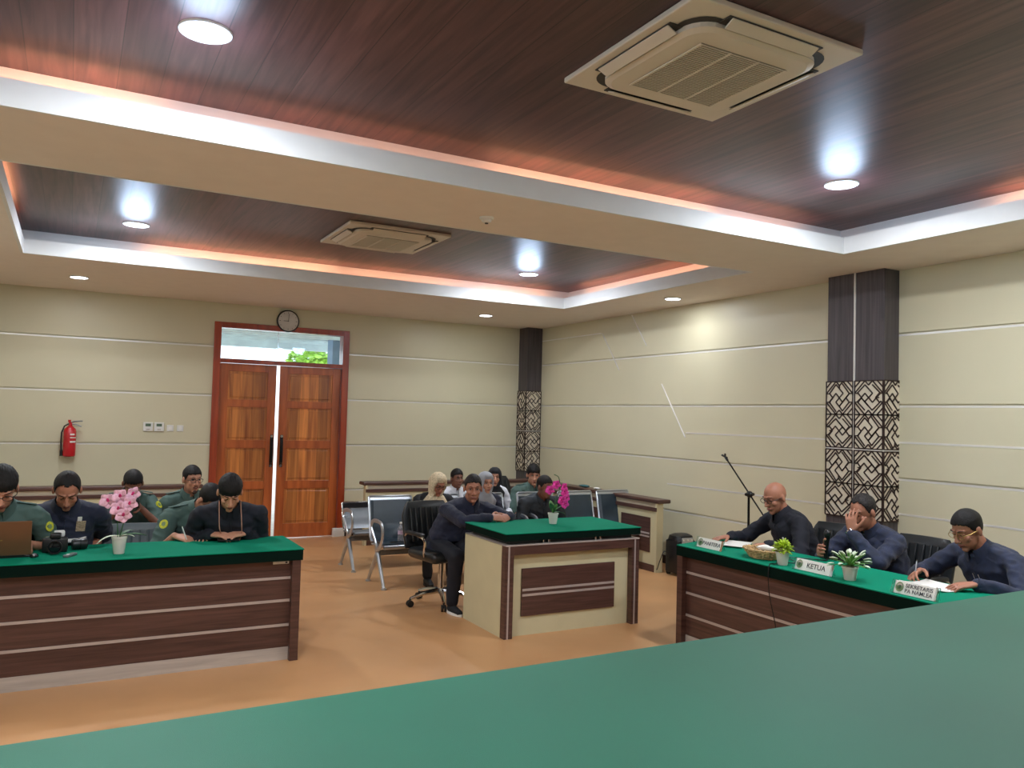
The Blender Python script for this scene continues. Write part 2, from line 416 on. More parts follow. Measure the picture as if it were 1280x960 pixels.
# ---- downlights
LAB = {}
def downlight(x, y, z, label, power, r=.085):
    t = thing('ceiling_downlight', label, 'ceiling light', (x, y, z-.012))
    MB().lathe((x, y, z-.012), [(r+.014, .012), (r+.012, .002), (r, 0), (r, .006)], 40, cap=False).build('trim_ring', M['whitep'], t, True)
    MB().lathe((x, y, z-.008), [(r, .006), (r, 0), (r*.6, -.003), (.001, -.004)], 40, cap=False).build('diffuser', M['lamp'], t, True)
    a = area('downlight_lamp', (x, y, z-.02), r*1.9, power, (.93, .96, 1.0))
    if z > ZC+.1:
        l = bpy.data.lights.new('added_halo_light', 'POINT'); l.energy = 13; l.color = (.55, .73, 1); l.shadow_soft_size = .14  # unseen point light added below the fitting, gives the planks a bluish halo
        o = bpy.data.objects.new('added_halo_light', l); COL.objects.link(o); o.location = (x, y, z-.2)
    return t
DL = 38
downlight(.45, 3.74, ZW, 'large round downlight at top left, in the near wood coffer', DL, .1)
downlight(4.6, 3.76, ZW, 'round downlight in the near wood coffer right of the air conditioner', DL, .1)
downlight(.45, 8.07, ZW, 'round downlight in the far wood coffer, left end', DL, .1)
downlight(4.6, 8.1, ZW, 'round downlight in the far wood coffer, right end', DL, .1)
downlight(.45, 1.75, ZW, 'round downlight in the near coffer behind the camera, left', DL, .1)
downlight(4.6, 1.75, ZW, 'round downlight in the near coffer behind the camera, right', DL, .1)
downlight(.015, 10.05, ZC, 'downlight in the beige ceiling border above the fire extinguisher', 12)
downlight(5.04, 10.06, ZC, 'downlight in the beige ceiling border near the corner column', 12)
downlight(6.03, 7.24, ZC, 'downlight in the beige ceiling border along the right wall', 8)
downlight(6.03, 2.6, ZC, 'downlight in the right ceiling border near the judges bench', 14)
downlight(-.98, 7.3, ZC, 'downlight in the left ceiling border', 20)
downlight(-.98, 2.6, ZC, 'downlight in the left ceiling border near the judges bench', 20)
downlight(2.5, -.5, ZC, 'downlight in the ceiling above the judges bench', 14)
# smoke detector
t = thing('smoke_detector', 'small white smoke detector under the ceiling beam', 'smoke detector', (2.54, 5.1, ZC-.04))
MB().lathe((2.54, 5.1, ZC-.04), [(.02, 0), (.032, .006), (.034, .02), (.05, .026), (.052, .04)], 28).build('housing', M['whitep'], t, True)
MB().lathe((2.54, 5.1, ZC-.046), [(.001, 0), (.012, 0), (.013, .008)], 16).build('sensor', M['acd'], t, True)

# ---- cassette air conditioners
def cassette(x, y, label):
    z = ZW; t = thing('air_conditioner', label, 'air conditioner', (x, y, z-.05), 'ceiling cassette air conditioners')
    h = .48
    mb = MB(); mb.box(x-h, x+h, y-h, y+h, z-.028, z-.001, .006); mb.build('panel', M['acw'], t)
    def rr(hx, hy, ch, zz, n=6):
        out = []
        for cx, cy, a0 in ((1, 1, 0), (-1, 1, 90), (-1, -1, 180), (1, -1, 270)):
            for i in range(n+1):
                a = math.radians(a0+90*i/n); out.append(V((x+cx*(hx-ch)+ch*math.cos(a), y+cy*(hy-ch)+ch*math.sin(a), zz)))
        return out
    mb = MB(); mb.loft([rr(.40, .40, .12, z-.03), rr(.40, .40, .12, z-.0305)]); mb.build('slot_recess', M['acd'], t)
    mb = MB(); mb.loft([rr(.37, .37, .12, z-.028), rr(.37, .37, .12, z-.05), rr(.345, .345, .11, z-.062)]); mb.build('intake_frame', M['acw'], t)
    for k in range(4):
        R = Matrix.Translation((x, y, 0)) @ Matrix.Rotation(k*PI/2, 4, 'Z')
        mb = MB(); mb.box(-.25, .25, .382, .438, -.004, .004, .003)
        mb.xf(R @ Matrix.Translation((0, 0, z-.045)) @ Matrix.Translation((0, .41, 0)) @ Matrix.Rotation(math.radians(24), 4, 'X') @ Matrix.Translation((0, -.41, 0)))
        mb.build('louver', M['acw'], t)
        mb = MB(); mb.box(-.27, .27, .37, .44, z-.034, z-.0295, .001); mb.xf(R); mb.build('air_slot', M['acd'], t)
    mb = MB(); mb.box(x-.25, x+.25, y-.25, y+.25, z-.0655, z-.06); g = mb.build('grille', M['acg'], t)
    mb = MB()
    for i in range(34):
        q = y-.245+.49*i/33; mb.box(x-.25, x+.25, q-.0022, q+.0022, z-.069, z-.065)
    for i in range(4):
        q = x-.25+.5*i/3; mb.box(q-.006, q+.006, y-.25, y+.25, z-.07, z-.065)
    mb.build('grille_slats', M['acw'], g)
    return t
cassette(2.53, 2.83, 'large square air conditioner in the near coffer, top of the picture')
cassette(2.53, 7.24, 'square air conditioner in the far coffer, nearer the door')

# ---- door
d = thing('door_1', 'tall double door of orange brown teak, slightly ajar', 'door', ((DX0+DX1)/2, YB, 0), kind='structure')
mb = MB(); J = .09
mb.box(DX0, DX0+J, YB-.03, YB+.15, 0, DZ, .004); mb.box(DX1-J, DX1, YB-.03, YB+.15, 0, DZ, .004)
mb.box(DX0+J, DX1-J, YB-.03, YB+.15, DZ-.075, DZ, .004); mb.box(DX0+J, DX1-J, YB-.03, YB+.15, 2.375, 2.43, .004)
mb.build('door_frame', M['jamb'], d)
def leaf(x0, x1, hx):
    y0, y1 = YB+.035, YB+.08
    l = MB(); st = .115; zt = 2.37
    l.box(x0, x0+st, y0, y1, .01, zt, .004); l.box(x1-st, x1, y0, y1, .01, zt, .004)
    rails = [.01, .2, .68, .79, 1.235, 1.345, 1.79, 1.89, 2.27, zt]
    for a, b_ in zip(rails[::2], rails[1::2]): l.box(x0+st, x1-st, y0+.002, y1-.002, a, b_, .003)
    o = l.build('door_leaf', M['teak2'], d)
    for a, b_ in zip(rails[1::2], rails[2::2]):
        p = MB(); p.box(x0+st-.01, x1-st+.01, y0+.018, y1-.01, a-.01, b_+.01)
        p.box(x0+st+.03, x1-st-.03, y0+.010, y0+.02, a+.03, b_-.03, .008); p.build('door_panel', M['teak'], o)
    h = MB(); h.box(hx-.02, hx+.02, y0-.006, y0, .98, 1.42, .004)
    h.tube([(hx, y0-.005, 1.03), (hx, y0-.055, 1.05), (hx, y0-.06, 1.2), (hx, y0-.055, 1.35), (hx, y0-.005, 1.37)], .012, 8)
    h.build('door_handle', M['blackm'], o, True)
    h = MB(); h.cyl((hx, y0-.01, 1.40), (hx, y0, 1.40), .018); h.cyl((hx, y0-.01, 1.0), (hx, y0, 1.0), .018); h.build('handle_rose', M['chrome'], o, True)
leaf(DX0+J+.003, 2.462, 2.425); leaf(2.508, DX1-J-.003, 2.56)
w = thing('window_1', 'glass transom window above the double door', 'window', ((DX0+DX1)/2, YB+.05, 2.43), kind='structure')
MB().box(DX0+J, DX1-J, YB+.06, YB+.066, 2.43, DZ-.075).build('pane', M['glass'], w)
mb = MB()
for x in (2.47, ): mb.box(x-.003, x+.003, YB+.052, YB+.07, 2.43, DZ-.075)
mb.build('glass_joint', M['chrome'], w)
# outside the door
t = thing('porch_canopy', 'white porch canopy seen through the transom above the door', 'canopy', (2.5, 12.6, 3.1), kind='structure')
mb = MB(); mb.box(-1, 8, YB+.2, 14.6, 2.98, 3.04)
for i in range(8): mb.box(-1, 8, 11.7+i*.36, 11.75+i*.36, 2.95, 2.98)
mb.box(-1, 8, 14.5, 14.6, 2.85, 3.04)
mb.build('soffit_boards', mat('porch_paint', (225, 238, 246), .7), t)
MB().box(3.78, 4.1, 13.2, 13.5, 0, 2.98).build('porch_pillar', mat('porch_pillar_paint', (120, 140, 165), .7), t)
tag(MB().box(-6, 10, 11.45, 40, -.12, -.02).build('ground', mat('ground_outside', (190, 186, 176), .9)), 'pale paved ground outside the door', 'ground', kind='structure')
def leafball(name, c, r, label, m, n=900, ls=.12):
    t = thing(name, label, 'tree', (c[0], c[1], 0)); mb = MB(); rnd = random.Random(5)
    for i in range(n):
        p = V((rnd.gauss(0, 1), rnd.gauss(0, 1), rnd.gauss(0, 1))).normalized()*rnd.uniform(.5, 1)
        p = V((c[0]+p.x*r[0], c[1]+p.y*r[1], c[2]+p.z*r[2])); a, b_ = axes((rnd.uniform(-1, 1), rnd.uniform(-1, 1), rnd.uniform(-1, 1)))
        s = ls*rnd.uniform(.6, 1.3); mb.quad([p-a*s, p+b_*s*.4, p+a*s, p-b_*s*.4])
    mb.build('foliage', m, t)
    MB().tube([(c[0], c[1], -.02), (c[0], c[1], c[2])], [.12, .05], 8).build('trunk', mat('bark', (90, 70, 50), .9), t)
leafball('garden_tree', (4.95, 18.5, 2.7), (.75, .6, .75), 'leafy green tree seen through the transom above the door', mat('tree_leaves', (150, 190, 70), .6, var=.3, scale=8))

# ---- panelled columns
def lattice_segments(k):
    a, b_, c, q = .37, .63, .2, .13
    S = [[(0, c), (c, 0)], [(0, a), (a, 0)], [(1-c, 0), (1, c)], [(b_, 0), (1, a)], [(0, 1-c), (c, 1)], [(0, b_), (a, 1)], [(1, 1-c), (1-c, 1)], [(1, b_), (b_, 1)],
         [(a, 0), (.5, q), (b_, 0)], [(a, 1), (.5, 1-q), (b_, 1)], [(0, a), (q, a), (.25, .5), (q, b_), (0, b_)], [(1, a), (1-q, a), (.75, .5), (1-q, b_), (1, b_)]]
    I = [[(.13, .37), (.40, .06)], [(.13, .37), (.38, .63)], [(.36, .36), (.63, .09)], [(.36, .36), (.5, .5)], [(.63, .09), (.88, .37)], [(.63, .36), (.5, .5)], [(.63, .36), (.88, .63)], [(.5, .5), (.63, .63), (.5, .76), (.38, .63), (.5, .5)], [(.88, .63), (.62, .92)], [(.13, .63), (.38, .90)], [(.25, .5), (.5, .76)], [(.5, .76), (.38, .90)], [(.5, .13), (.5, .22)]]
    def rot(p):
        x, y = p[0]-.5, p[1]-.5
        for _ in range(k): x, y = -y, x
        return (x+.5, y+.5)
    return S+[[rot(p) for p in l] for l in I]
def lattice_tile(O, U, W, w, h, k, parent, N, frac=1):
    """O lower corner, U across, W up, N outward"""
    mb = MB(); t = .0052
    def P(x, y, d=.003): return O+U*(x*w)+W*(y*h)+N*d
    def bar(p, q):
        if p[0] > frac and q[0] > frac: return
        if q[0] < p[0]: p, q = q, p
        if q[0] > frac: f = (frac-p[0])/(q[0]-p[0]); q = (frac, p[1]+(q[1]-p[1])*f)
        A, B = P(*p), P(*q); d = (B-A).normalized(); s = N.cross(d)*t
        mb.loft([[A-s-N*.004, A+s-N*.004, A+s+N*.004, A-s+N*.004], [B-s-N*.004, B+s-N*.004, B+s+N*.004, B-s+N*.004]])
    for l in lattice_segments(k):
        for p, q in zip(l, l[1:]): bar(p, q)
    for p, q in (((0, 0), (1, 0)), ((0, 1), (1, 1)), ((0, 0), (0, 1)), ((1, 0), (1, 1))): bar(p, q)
    mb.build('lattice_panel', M['lattice'], parent)
def column(x0, x1, y0, y1, label, wide):
    c = thing('wall_column', label, 'column', ((x0+x1)/2, (y0+y1)/2, 0), kind='structure')
    MB().box(x0, x1, y0, y1, 0, ZC, .002).build('column_shaft', M['lamv'], c)
    zb, zt = .915, 2.165; th = (zt-zb-.02)/4; e = .008
    MB().box(x0-e, x1, y0-e, y1+(e if wide else 0), zb, zt).build('lattice_backing', M['latback'], c)
    X, Y, Z = V((1, 0, 0)), V((0, 1, 0)), V((0, 0, 1))
    for r in range(4):
        z = zb+r*th+(.02 if r > 1 else 0)
        if wide:
            tw = (y1-y0-.02)/2
            lattice_tile(V((x0-e, y0+tw, z)), -Y, Z, tw, th, (r*3) % 4, c, -X)
            lattice_tile(V((x0-e, y1, z)), -Y, Z, tw, th, (r*3+1) % 4, c, -X)
            lattice_tile(V((x0-e, y0-e, z)), X, Z, tw, th, (r+2) % 4, c, -Y, (x1-x0)/tw)
        else:
            lattice_tile(V((x0-e, y0-e, z)), X, Z, x1-x0, th, (r*3) % 4, c, -Y)
            lattice_tile(V((x0-e, y1, z)), -Y, Z, y1-y0, th, (r*3+1) % 4, c, -X)
    mb = MB(); zm = zb+2*th+.01
    mb.box(x0-e-.004, x1, y0-e-.004, y1, zm-.006, zm+.006)
    if wide: ym = (y0+y1)/2; mb.box(x0-e-.003, x0, ym-.007, ym+.007, zb, ZC)
    mb.build('metal_strip', M['silver'], c)
column(6.315, XR-.001, 4.69, 5.30, 'dark column with cream lattice panels on the right wall behind the seated officials', True)
column(6.25, XR-.001, 10.98, YB-.001, 'dark lattice column in the far right corner of the hall', False)

# ---- things on the back wall
t = thing('wall_clock', 'round grey wall clock on top of the door frame', 'clock', (2.575, YB-.05, 2.85))
cx, cz = 2.575, 2.99
MB().lathe((cx, YB-.033, cz), [(.15, .03), (.155, .01), (.15, -.008), (.138, -.012), (.134, 0)], 48, (0, 1, 0), False).build('case', M['black'], t, True)
MB().cyl((cx, YB-.038, cz), (cx, YB-.01, cz), .138, n=48).build('dial', mat('clock_dial', (205, 203, 200), .5), t)
mb = MB()
for i in range(12):
    a = i*PI/6; l = .02 if i % 3 == 0 else .01
    mb = MB(); mb.box(-.003, .003, -.001, .001, .122-l, .122, M=Matrix.Translation((cx, YB-.04, cz)) @ Matrix.Rotation(a, 4, 'Y')); mb.build('hour_mark', M['ink'], t)
mb = MB(); mb.box(-.003, .003, -.001, .001, -.01, .065, M=Matrix.Translation((cx, YB-.043, cz)) @ Matrix.Rotation(math.radians(-90), 4, 'Y')); mb.build('hour_hand', M['black'], t)
mb = MB(); mb.box(-.002, .002, -.001, .001, -.01, .1, M=Matrix.Translation((cx, YB-.045, cz)) @ Matrix.Rotation(math.radians(5), 4, 'Y')); mb.build('minute_hand', M['black'], t)
# fire extinguisher
ex, ey = 0, YB-.085
t = thing('fire_extinguisher', 'red fire extinguisher hanging on the back wall', 'extinguisher', (ex, ey, 1.12))
MB().lathe((ex, ey, 1.13), [(.055, 0), (.068, .012), (.07, .03), (.07, .3), (.062, .335), (.035, .362), (.022, .372), (.022, .385)], 32).build('cylinder', M['red'], t, True)
mb = MB(); mb.cyl((ex, ey, 1.51), (ex, ey, 1.545), .02); mb.cyl((ex-.01, ey, 1.545), (ex-.01, ey, 1.575), .016); mb.build('valve', M['red'], t, True)
mb = MB(); mb.tube([(ex, ey, 1.54), (ex+.05, ey-.01, 1.556), (ex+.13, ey-.015, 1.562)], .008, 8); mb.tube([(ex+.01, ey, 1.525), (ex+.06, ey-.01, 1.52), (ex+.12, ey-.015, 1.495)], .007, 8); mb.build('lever', M['steelp'], t, True)
mb = MB(); mb.tube([(ex-.01, ey-.01, 1.53), (ex-.06, ey-.02, 1.50), (ex-.088, ey-.02, 1.42), (ex-.09, ey-.02, 1.3), (ex-.085, ey-.015, 1.2)], .009, 8); mb.tube([(ex-.085, ey-.015, 1.215), (ex-.08, ey-.01, 1.14)], [.012, .02], 10); mb.build('hose', M['black'], t, True)
for z, l, h in ((1.40, .7, .02), (1.36, 1.1, .01), (1.31, 1.1, .018)):
    pts = []
    for k in range(7):
        a = -PI/2+.05+l*k/6; pts.append((ex+.0712*math.cos(a), ey+.0712*math.sin(a)))
    mb = MB()
    for p, q in zip(pts, pts[1:]): mb.quad([(p[0], p[1], z-h/2), (q[0], q[1], z-h/2), (q[0], q[1], z+h/2), (p[0], p[1], z+h/2)])
    mb.build('label_line', M['paper'], t)
MB().box(ex-.02, ex+.02, ey+.04, YB, 1.3, 1.42).build('bracket', M['steelp'], t)
for x, nm in ((.868, 'left'), (.998, 'right')):
    t = thing('thermostat', '%s one of two white wall thermostats with a green display' % nm, 'thermostat', (x, YB-.02, 1.45), 'wall controllers')
    MB().box(x-.058, x+.058, YB-.022, YB-.001, 1.448, 1.562, .005).build('housing', M['whitep'], t)
    MB().box(x-.032, x+.032, YB-.0235, YB-.02, 1.51, 1.545).build('display', M['lcd'], t)
    MB().box(x-.02, x+.02, YB-.0245, YB-.02, 1.465, 1.478, .001).build('button_row', M['strip'], t)
for x, nm in ((1.13, 'left'), (1.25, 'right')):
    t = thing('light_switch', '%s white light switch between the thermostats and the door' % nm, 'light switch', (x, YB-.01, 1.46), 'wall switches')
    MB().box(x-.04, x+.04, YB-.012, YB-.001, 1.45, 1.53, .004).build('switch_plate', M['whitep'], t)
    MB().box(x-.018, x+.018, YB-.016, YB-.011, 1.468, 1.512, .002, M=None).build('rocker', M['paper'], t)
# ------------------------------------------------------------------ desks
def cloth_top(parent, x0, x1, y0, y1, zb, zt, pts=None, m='cloth'):
    mb = MB()
    if pts: mb.poly(pts, zt-.006, zt)
    else: mb.box(x0-.006, x1+.006, y0-.006, y1+.006, zt-.008, zt, .003)
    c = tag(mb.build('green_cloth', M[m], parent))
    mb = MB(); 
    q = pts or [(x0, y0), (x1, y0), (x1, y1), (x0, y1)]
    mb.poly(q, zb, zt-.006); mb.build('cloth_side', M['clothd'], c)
# long desk on the left
def strip_desk(label, along, a0, a1, f, depth, ends, zt=.78, pts=None):
    """front panel with three grey strips; along='x' faces -Y at y=f, along='y' faces -X at x=f"""
    def B(mb, a, b_, d0, d1, z0, z1, bev=0):
        if along == 'x': mb.box(a, b_, f+d0, f+d1, z0, z1, bev)
        else: mb.box(f+d0, f+d1, a, b_, z0, z1, bev)
        return mb
    loc = ((a0+a1)/2, f+depth/2, 0) if along == 'x' else (f+depth/2, (a0+a1)/2, 0)
    t = thing('conference_desk', label, 'desk', loc)
    B(MB(), a0+.06, a1-.06, .05, .075, .09, .70).build('front_panel', M['lam'], t)
    for z in (.244, .415, .573): B(MB(), a0+.06, a1-.06, .044, .05, z-.009, z+.009).build('metal_strip', M['strip'], t)
    B(MB(), a0+.06, a1-.06, .046, .075, 0, .09).build('plinth_board', M['laml'], t)
    for a, b_ in ((a0, a0+.06), (a1-.06, a1)): B(MB(), a, b_, 0, depth-.02, 0, .70, .002).build('side_panel', M['lam'], t)
    if along == 'x': cloth_top(t, a0-.01, a1+.012, f-.004, f+depth, .70, zt)
    else: cloth_top(t, f-.004, f+depth, a0-.01, a1+.01, .70, zt, pts)
    return t
ld = strip_desk('long dark wood desk with green top on the left, before the uniformed men', 'x', -1.25, 1.475, 5.75, .64, None)
MB().box(1.29, 1.4, 5.795, 5.799, .672, .69).build('inventory_label', M['paper'], ld)
MB().box(1.375, 1.39, 5.7935, 5.795, .676, .687).build('label_stamp', M['ink'], ld)
rd = strip_desk('long dark wood desk with green top at the right, in front of the three officials', 'y', 2.32, 4.98, 4.24, .62, None,
                pts=[(4.236, 2.31), (4.87, 2.31), (4.87, 5.16), (4.236, 4.985)])
# middle desk
t = thing('witness_desk', 'short cream and dark wood desk with green top in the middle of the floor', 'desk', (3.71, 6.0, 0))
x0, x1, y0, y1 = 3.057, 4.37, 5.63, 6.38
MB().box(x0, x0+.03, y0+.071, y1, 0, .731).build('side_panel', M['cream'], t)
MB().box(x1-.03, x1, y0+.071, y1, 0, .731).build('side_panel', M['cream'], t)
for x in (x0, x1-.075):
    p = MB().box(x, x+.075, y0, y0+.07, 0, .725, .002).build('corner_post', M['lamv'] if 0 else M['lam'], t)
    MB().box(x+.022, x+.036, y0-.003, y0, 0, .725).build('post_strip', M['strip'], p)
MB().box(x0+.075, x1-.075, y0, y0+.03, .655, .725).build('top_rail', M['lam'], t)
MB().box(x0+.03, x1-.03, y0+.06, y0+.08, 0, .66).build('front_panel', M['cream'], t)
ip = MB().box(3.235, 4.145, y0+.045, y0+.062, .155, .535, .001).build('inset_panel', M['lam'], t)
for z in (.364, .322): MB().box(3.24, 4.14, y0+.040, y0+.046, z-.009, z+.009).build('metal_strip', M['strip'], ip)
MB().box(x0, x1, y0-.003, y1, .725, .735, .001).build('metal_edge', M['strip'], t)
MB().box(x0+.05, x1-.05, y0+.05, y1-.05, .735, .765).build('riser', M['black'], t)
for x in (3.42, 3.47, 3.93, 3.98): MB().cyl((x, y0+.03, .735), (x, y0+.03, .765), .011, n=12).build('standoff', M['chrome'], t, True)
cloth_top(t, x0, x1+.01, y0, y1, .765, .827)
# judges bench in the foreground
a = math.atan(.0206)
t = thing('judges_bench', 'large green cloth covered bench top filling the foreground', 'desk', (2.1, 1.6, 0))
def fy(x, o=0): return 2.111+.0206*x+o
P4 = [(-1.38, fy(-1.38)), (5.6, fy(5.6)), (5.6, .78), (-1.38, .78)]
mb = MB(); mb.poly(P4, .985, 1.0); c = mb.build('green_cloth', M['clothfg'], t)
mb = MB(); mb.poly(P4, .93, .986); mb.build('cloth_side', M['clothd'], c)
mb = MB(); mb.poly([(-1.34, fy(-1.34, -.06)), (5.56, fy(5.56, -.06)), (5.56, fy(5.56, -.09)), (-1.34, fy(-1.34, -.09))], 0, .93); mb.build('front_panel', M['lam'], t)
for x in (-1.3, 2.1, 5.5): MB().box(x, x+.04, .85, fy(x, -.09), 0, .93).build('support_panel', M['lam'], t)

# ------------------------------------------------------------------ low rail walls
def rail(label, along, a0, a1, f, panels, capends=True):
    """face at f toward the hall; 8 cm thick"""
    def B(a, b_, d0, d1, z0, z1, bev=0):
        mb = MB()
        if along == 'x': mb.box(a, b_, f+d0, f+d1, z0, z1, bev)
        else: mb.box(f+d0, f+d1, a, b_, z0, z1, bev)
        return mb
    t = thing('low_partition', label, 'low partition', ((a0+a1)/2, f, 0) if along == 'x' else (f, (a0+a1)/2, 0))
    B(a0, a1, 0, .07, .08, .70).build('cream_body', M['cream'], t)
    B(a0+.01, a1, -.008, .07, 0, .08).build('kick_board', M['lam'], t)
    B(a0, a1, -.018, .08, .70, .745, .003).build('lower_ledge', M['lam'], t)
    B(a0+.01, a1, 0, .065, .745, .795).build('neck_board', M['greige'], t)
    B(a0-.04, a1+.02, -.022, .16, .795, .84, .012).build('top_cap', M['lam'], t)
    for e in ((a0-.001, a0+.03), (a1-.03, a1+.001)): B(e[0], e[1], -.014, .08, .0, .794).build('end_post', M['cream'], t)
    for p, q in panels:
        ip = B(p, q, -.010, 0, .217, .62, .001).build('inset_panel', M['lam'], t)
        for z in (.434, .396): B(p+.005, q-.005, -.015, -.010, z-.009, z+.009).build('metal_strip', M['strip'], ip)
    return t
rail('low cream and dark wood partition along the back wall left of the door', 'x', -1.4, 1.42, 10.34, [(-1.2+.68*i, -1.2+.68*i+.6) for i in range(3)]+[(.84, 1.3)])
rail('low cream and dark wood partition along the back wall right of the door', 'x', 3.47, 5.98, 10.34, [(3.6+.6*i, 3.6+.6*i+.5) for i in range(4)])
rail('low cream and dark wood partition along the right wall', 'y', 7.40, 10.33, 6.0, [(7.45+.08, 8.09), (8.22, 8.8), (8.93, 9.5), (9.63, 10.2)])

# ------------------------------------------------------------------ seats
def office_chair(m, label, group='office chairs at the desks', arms=True, hw=.262, ht=.42):
    t = thing('office_chair', label, 'office chair', (0, 0, 0), group)
    MB().box(-.25, .25, -.27, .22, .42, .52, .045, seg=3).build('seat', m, t, True)
    mb = MB(); R = []
    for i in range(13):
        z = .50+ht*i/12; w = hw if i < 9 else hw-.012*(i-8)**1.5*.6
        yb = .235+.10*(i/12)+.012*math.sin(i/12*PI)
        th = .035 if 0 < i < 12 else .012
        ring = []
        n = 20
        for k in range(n):
            a = 2*PI*k/n; cx, sy = math.cos(a), math.sin(a)
            cx = math.copysign(abs(cx)**.45, cx); sy = math.copysign(abs(sy)**.6, sy)
            ring.append(V((w*cx, yb+th*sy-.045*(abs(cx)**2)*1.0+.03, z)))
        R.append(ring)
    mb.loft(R); bk = mb.build('backrest', m, t, True)
    for i in range(7):
        x = (-.165+.055*i)*hw/.235
        mb = MB(); mb.tube([(x, .232+.03-.026-.045*(abs(x)/.235)**2, .56), (x, .30-.026+.01-.045*(abs(x)/.235)**2, .50+ht*.57), (x, .34-.022-.045*(abs(x)/.235)**2, .50+ht*.86)], .009, 8); mb.build('back_rib', m, bk, True)
    for s in (-1, 1) if arms else ():
        ar = MB(); ar.tube(cr([(s*.26, .22, .62), (s*.30, .1, .66), (s*.31, -.12, .66), (s*.30, -.2, .62), (s*.27, -.14, .5), (s*.2, -.05, .44)]), .013, 8); a_ = ar.build('armrest', M['chrome'], t, True)
        MB().box(s*.305-.028, s*.305+.028, -.17, .12, .655, .685, .012).build('arm_pad', M['black'], a_, True)
    MB().cyl((0, 0, .1), (0, 0, .42), .028, n=16).build('gas_post', M['chrome'], t, True)
    for k in range(5):
        a = 2*PI*k/5+.5; c, s = math.cos(a), math.sin(a)
        l = MB().tube([(0, 0, .13), (c*.18, s*.18, .11), (c*.30, s*.30, .075)], [.028, .02, .014], 8).build('base_leg', M['chrome'], t, True)
        mb = MB(); x, y = c*.30, s*.30
        for d in (-.014, .014): mb.cyl((x-s*d-s*.009, y+c*d+c*.009, .03), (x-s*d+s*.009, y+c*d-c*.009, .03), .03, n=14)
        mb.cyl((x, y, .03), (x, y, .08), .008, n=8); mb.build('caster', M['black'], l, True)
    return t
def waiting_bench(n, padded, label, group='airport style waiting benches', pitch=.56):
    L = pitch*n; t = thing('waiting_bench', label, 'bench', (0, 0, 0), group)
    mf = M['steel'] if padded else M['steelp']
    MB().box(.04, L-.04, .12, .18, .31, .36, .006).build('beam', M['steelp'], t)
    for i in range(n):
        x0, x1 = i*pitch+.025, (i+1)*pitch-.045
        mb = MB(); prof = [(-.02, .405), (.0, .425), (.05, .418), (.2, .398), (.38, .40)]
        mb.loft([[V((x, y, z-dz)) for y, z in prof]+[V((x, y, z-dz-.012)) for y, z in prof[::-1]] for x, dz in ((x0, 0), (x1, 0))])
        s = mb.build('seat_pan', mf, t, True)
        mb = MB(); mb.tube([(x0, -.012, .408), (x1, -.012, .408)], .022, 12); mb.build('front_roll', mf, s, True)
        bt = .86 if padded else .70
        prof = [(.38, .415), (.43, .47), (.455, .60), (.49, .74), (.52, bt)] if padded else [(.38, .415), (.42, .46), (.45, .55), (.47, .63), (.48, bt)]
        mb = MB(); mb.loft([[V((x, y, z)) for y, z in prof]+[V((x, y+.012, z)) for y, z in prof[::-1]] for x in (x0+.01, x1-.01)]); b_ = mb.build('seat_back', mf, t, True)
        mb = MB(); mb.tube([(x0+.006, y+.004, z) for y, z in prof]+[(x0+.02, prof[-1][0], bt+.008), (x1-.02, prof[-1][0], bt+.008)]+[(x1-.006, y+.004, z) for y, z in prof[::-1]], .012 if padded else .009, 8); mb.build('back_frame', M['steel'] if padded else M['chrome'], b_, True)
        if padded:
            mb = MB(); mb.loft([[V((x, y-.028*e, z)) for y, z in prof[:-1]+[(.513, bt-.03)]]+[V((x, y, z)) for y, z in (prof[:-1]+[(.513, bt-.03)])[::-1]] for x, e in ((x0+.02, .2), (x0+.045, 1), (x1-.045, 1), (x1-.02, .2))]); mb.build('back_pad', M['pad'], b_, True)
            mb = MB(); mb.box(x0+.015, x1-.015, .02, .37, .415, .445, .014); mb.build('seat_pad', M['pad'], s, True)
        else:
            MB().box(x0+.02, x1-.02, .452, .49, bt-.055, bt, .004).build('back_band', M['black'], b_)
    for x in (.02, L-.02):
        mb = MB(); mb.tube([(x, .15, .34), (x, .10, .26), (x, .0, .10), (x, -.06, .012)], [.026, .024, .018, .016], 8)
        mb.tube([(x, .15, .34), (x, .22, .26), (x, .34, .12), (x, .42, .012)], [.026, .024, .018, .016], 8)
        for y in (-.06, .42): mb.cyl((x, y, 0), (x, y, .014), .028, n=12)
        mb.build('bench_leg', M['steel'], t, True)
    for x in (0, L) if padded else (0, L):
        mb = MB(); mb.tube(cr([(x, .15, .36), (x, .04, .40), (x, -.03, .52), (x, -.01, .62), (x, .08, .655), (x, .26, .645), (x, .32, .58), (x, .24, .5), (x, .15, .42), (x, .15, .36)]), .013, 8, flat=1.6); mb.build('armrest', M['steel'], t, True)
    return t
# front row of waiting benches (blue black padded), back row (plain grey steel)
b1 = waiting_bench(3, True, 'padded steel bench with a water bottle on its empty left seat'); place(b1, (2.78, 7.74, 0))
b2 = copy_tree(b1); place(b2, (4.58, 7.74, 0), 0, 'padded steel bench behind the middle desk, under the man in the dark jacket')
b3 = waiting_bench(2, True, 'x'); place(b3, (.25, 7.60, 0), 0, 'padded steel bench behind the left desk, under the bespectacled man in green'); 
b5 = copy_tree(b1); place(b5, (-1.42, 7.62, 0), 0, 'padded steel bench at the far left behind the seated men')
b4 = waiting_bench(3, False, 'grey steel bench without padding behind the empty padded seat'); place(b4, (2.78, 8.72, 0))
b6 = copy_tree(b4); place(b6, (4.56, 8.72, 0), 0, 'grey steel bench in the back row near the corner column')
def put_chair(src, x, y, rz, label, z=0):
    c = copy_tree(src); place(c, (x, y, z), rz, label); return c
ch = office_chair(M['greylea'], 'empty grey leather office chair behind the left desk', arms=False, hw=.26, ht=.34); place(ch, (.45, 6.64, 0), 0.0)
bpy.context.view_layer.update()
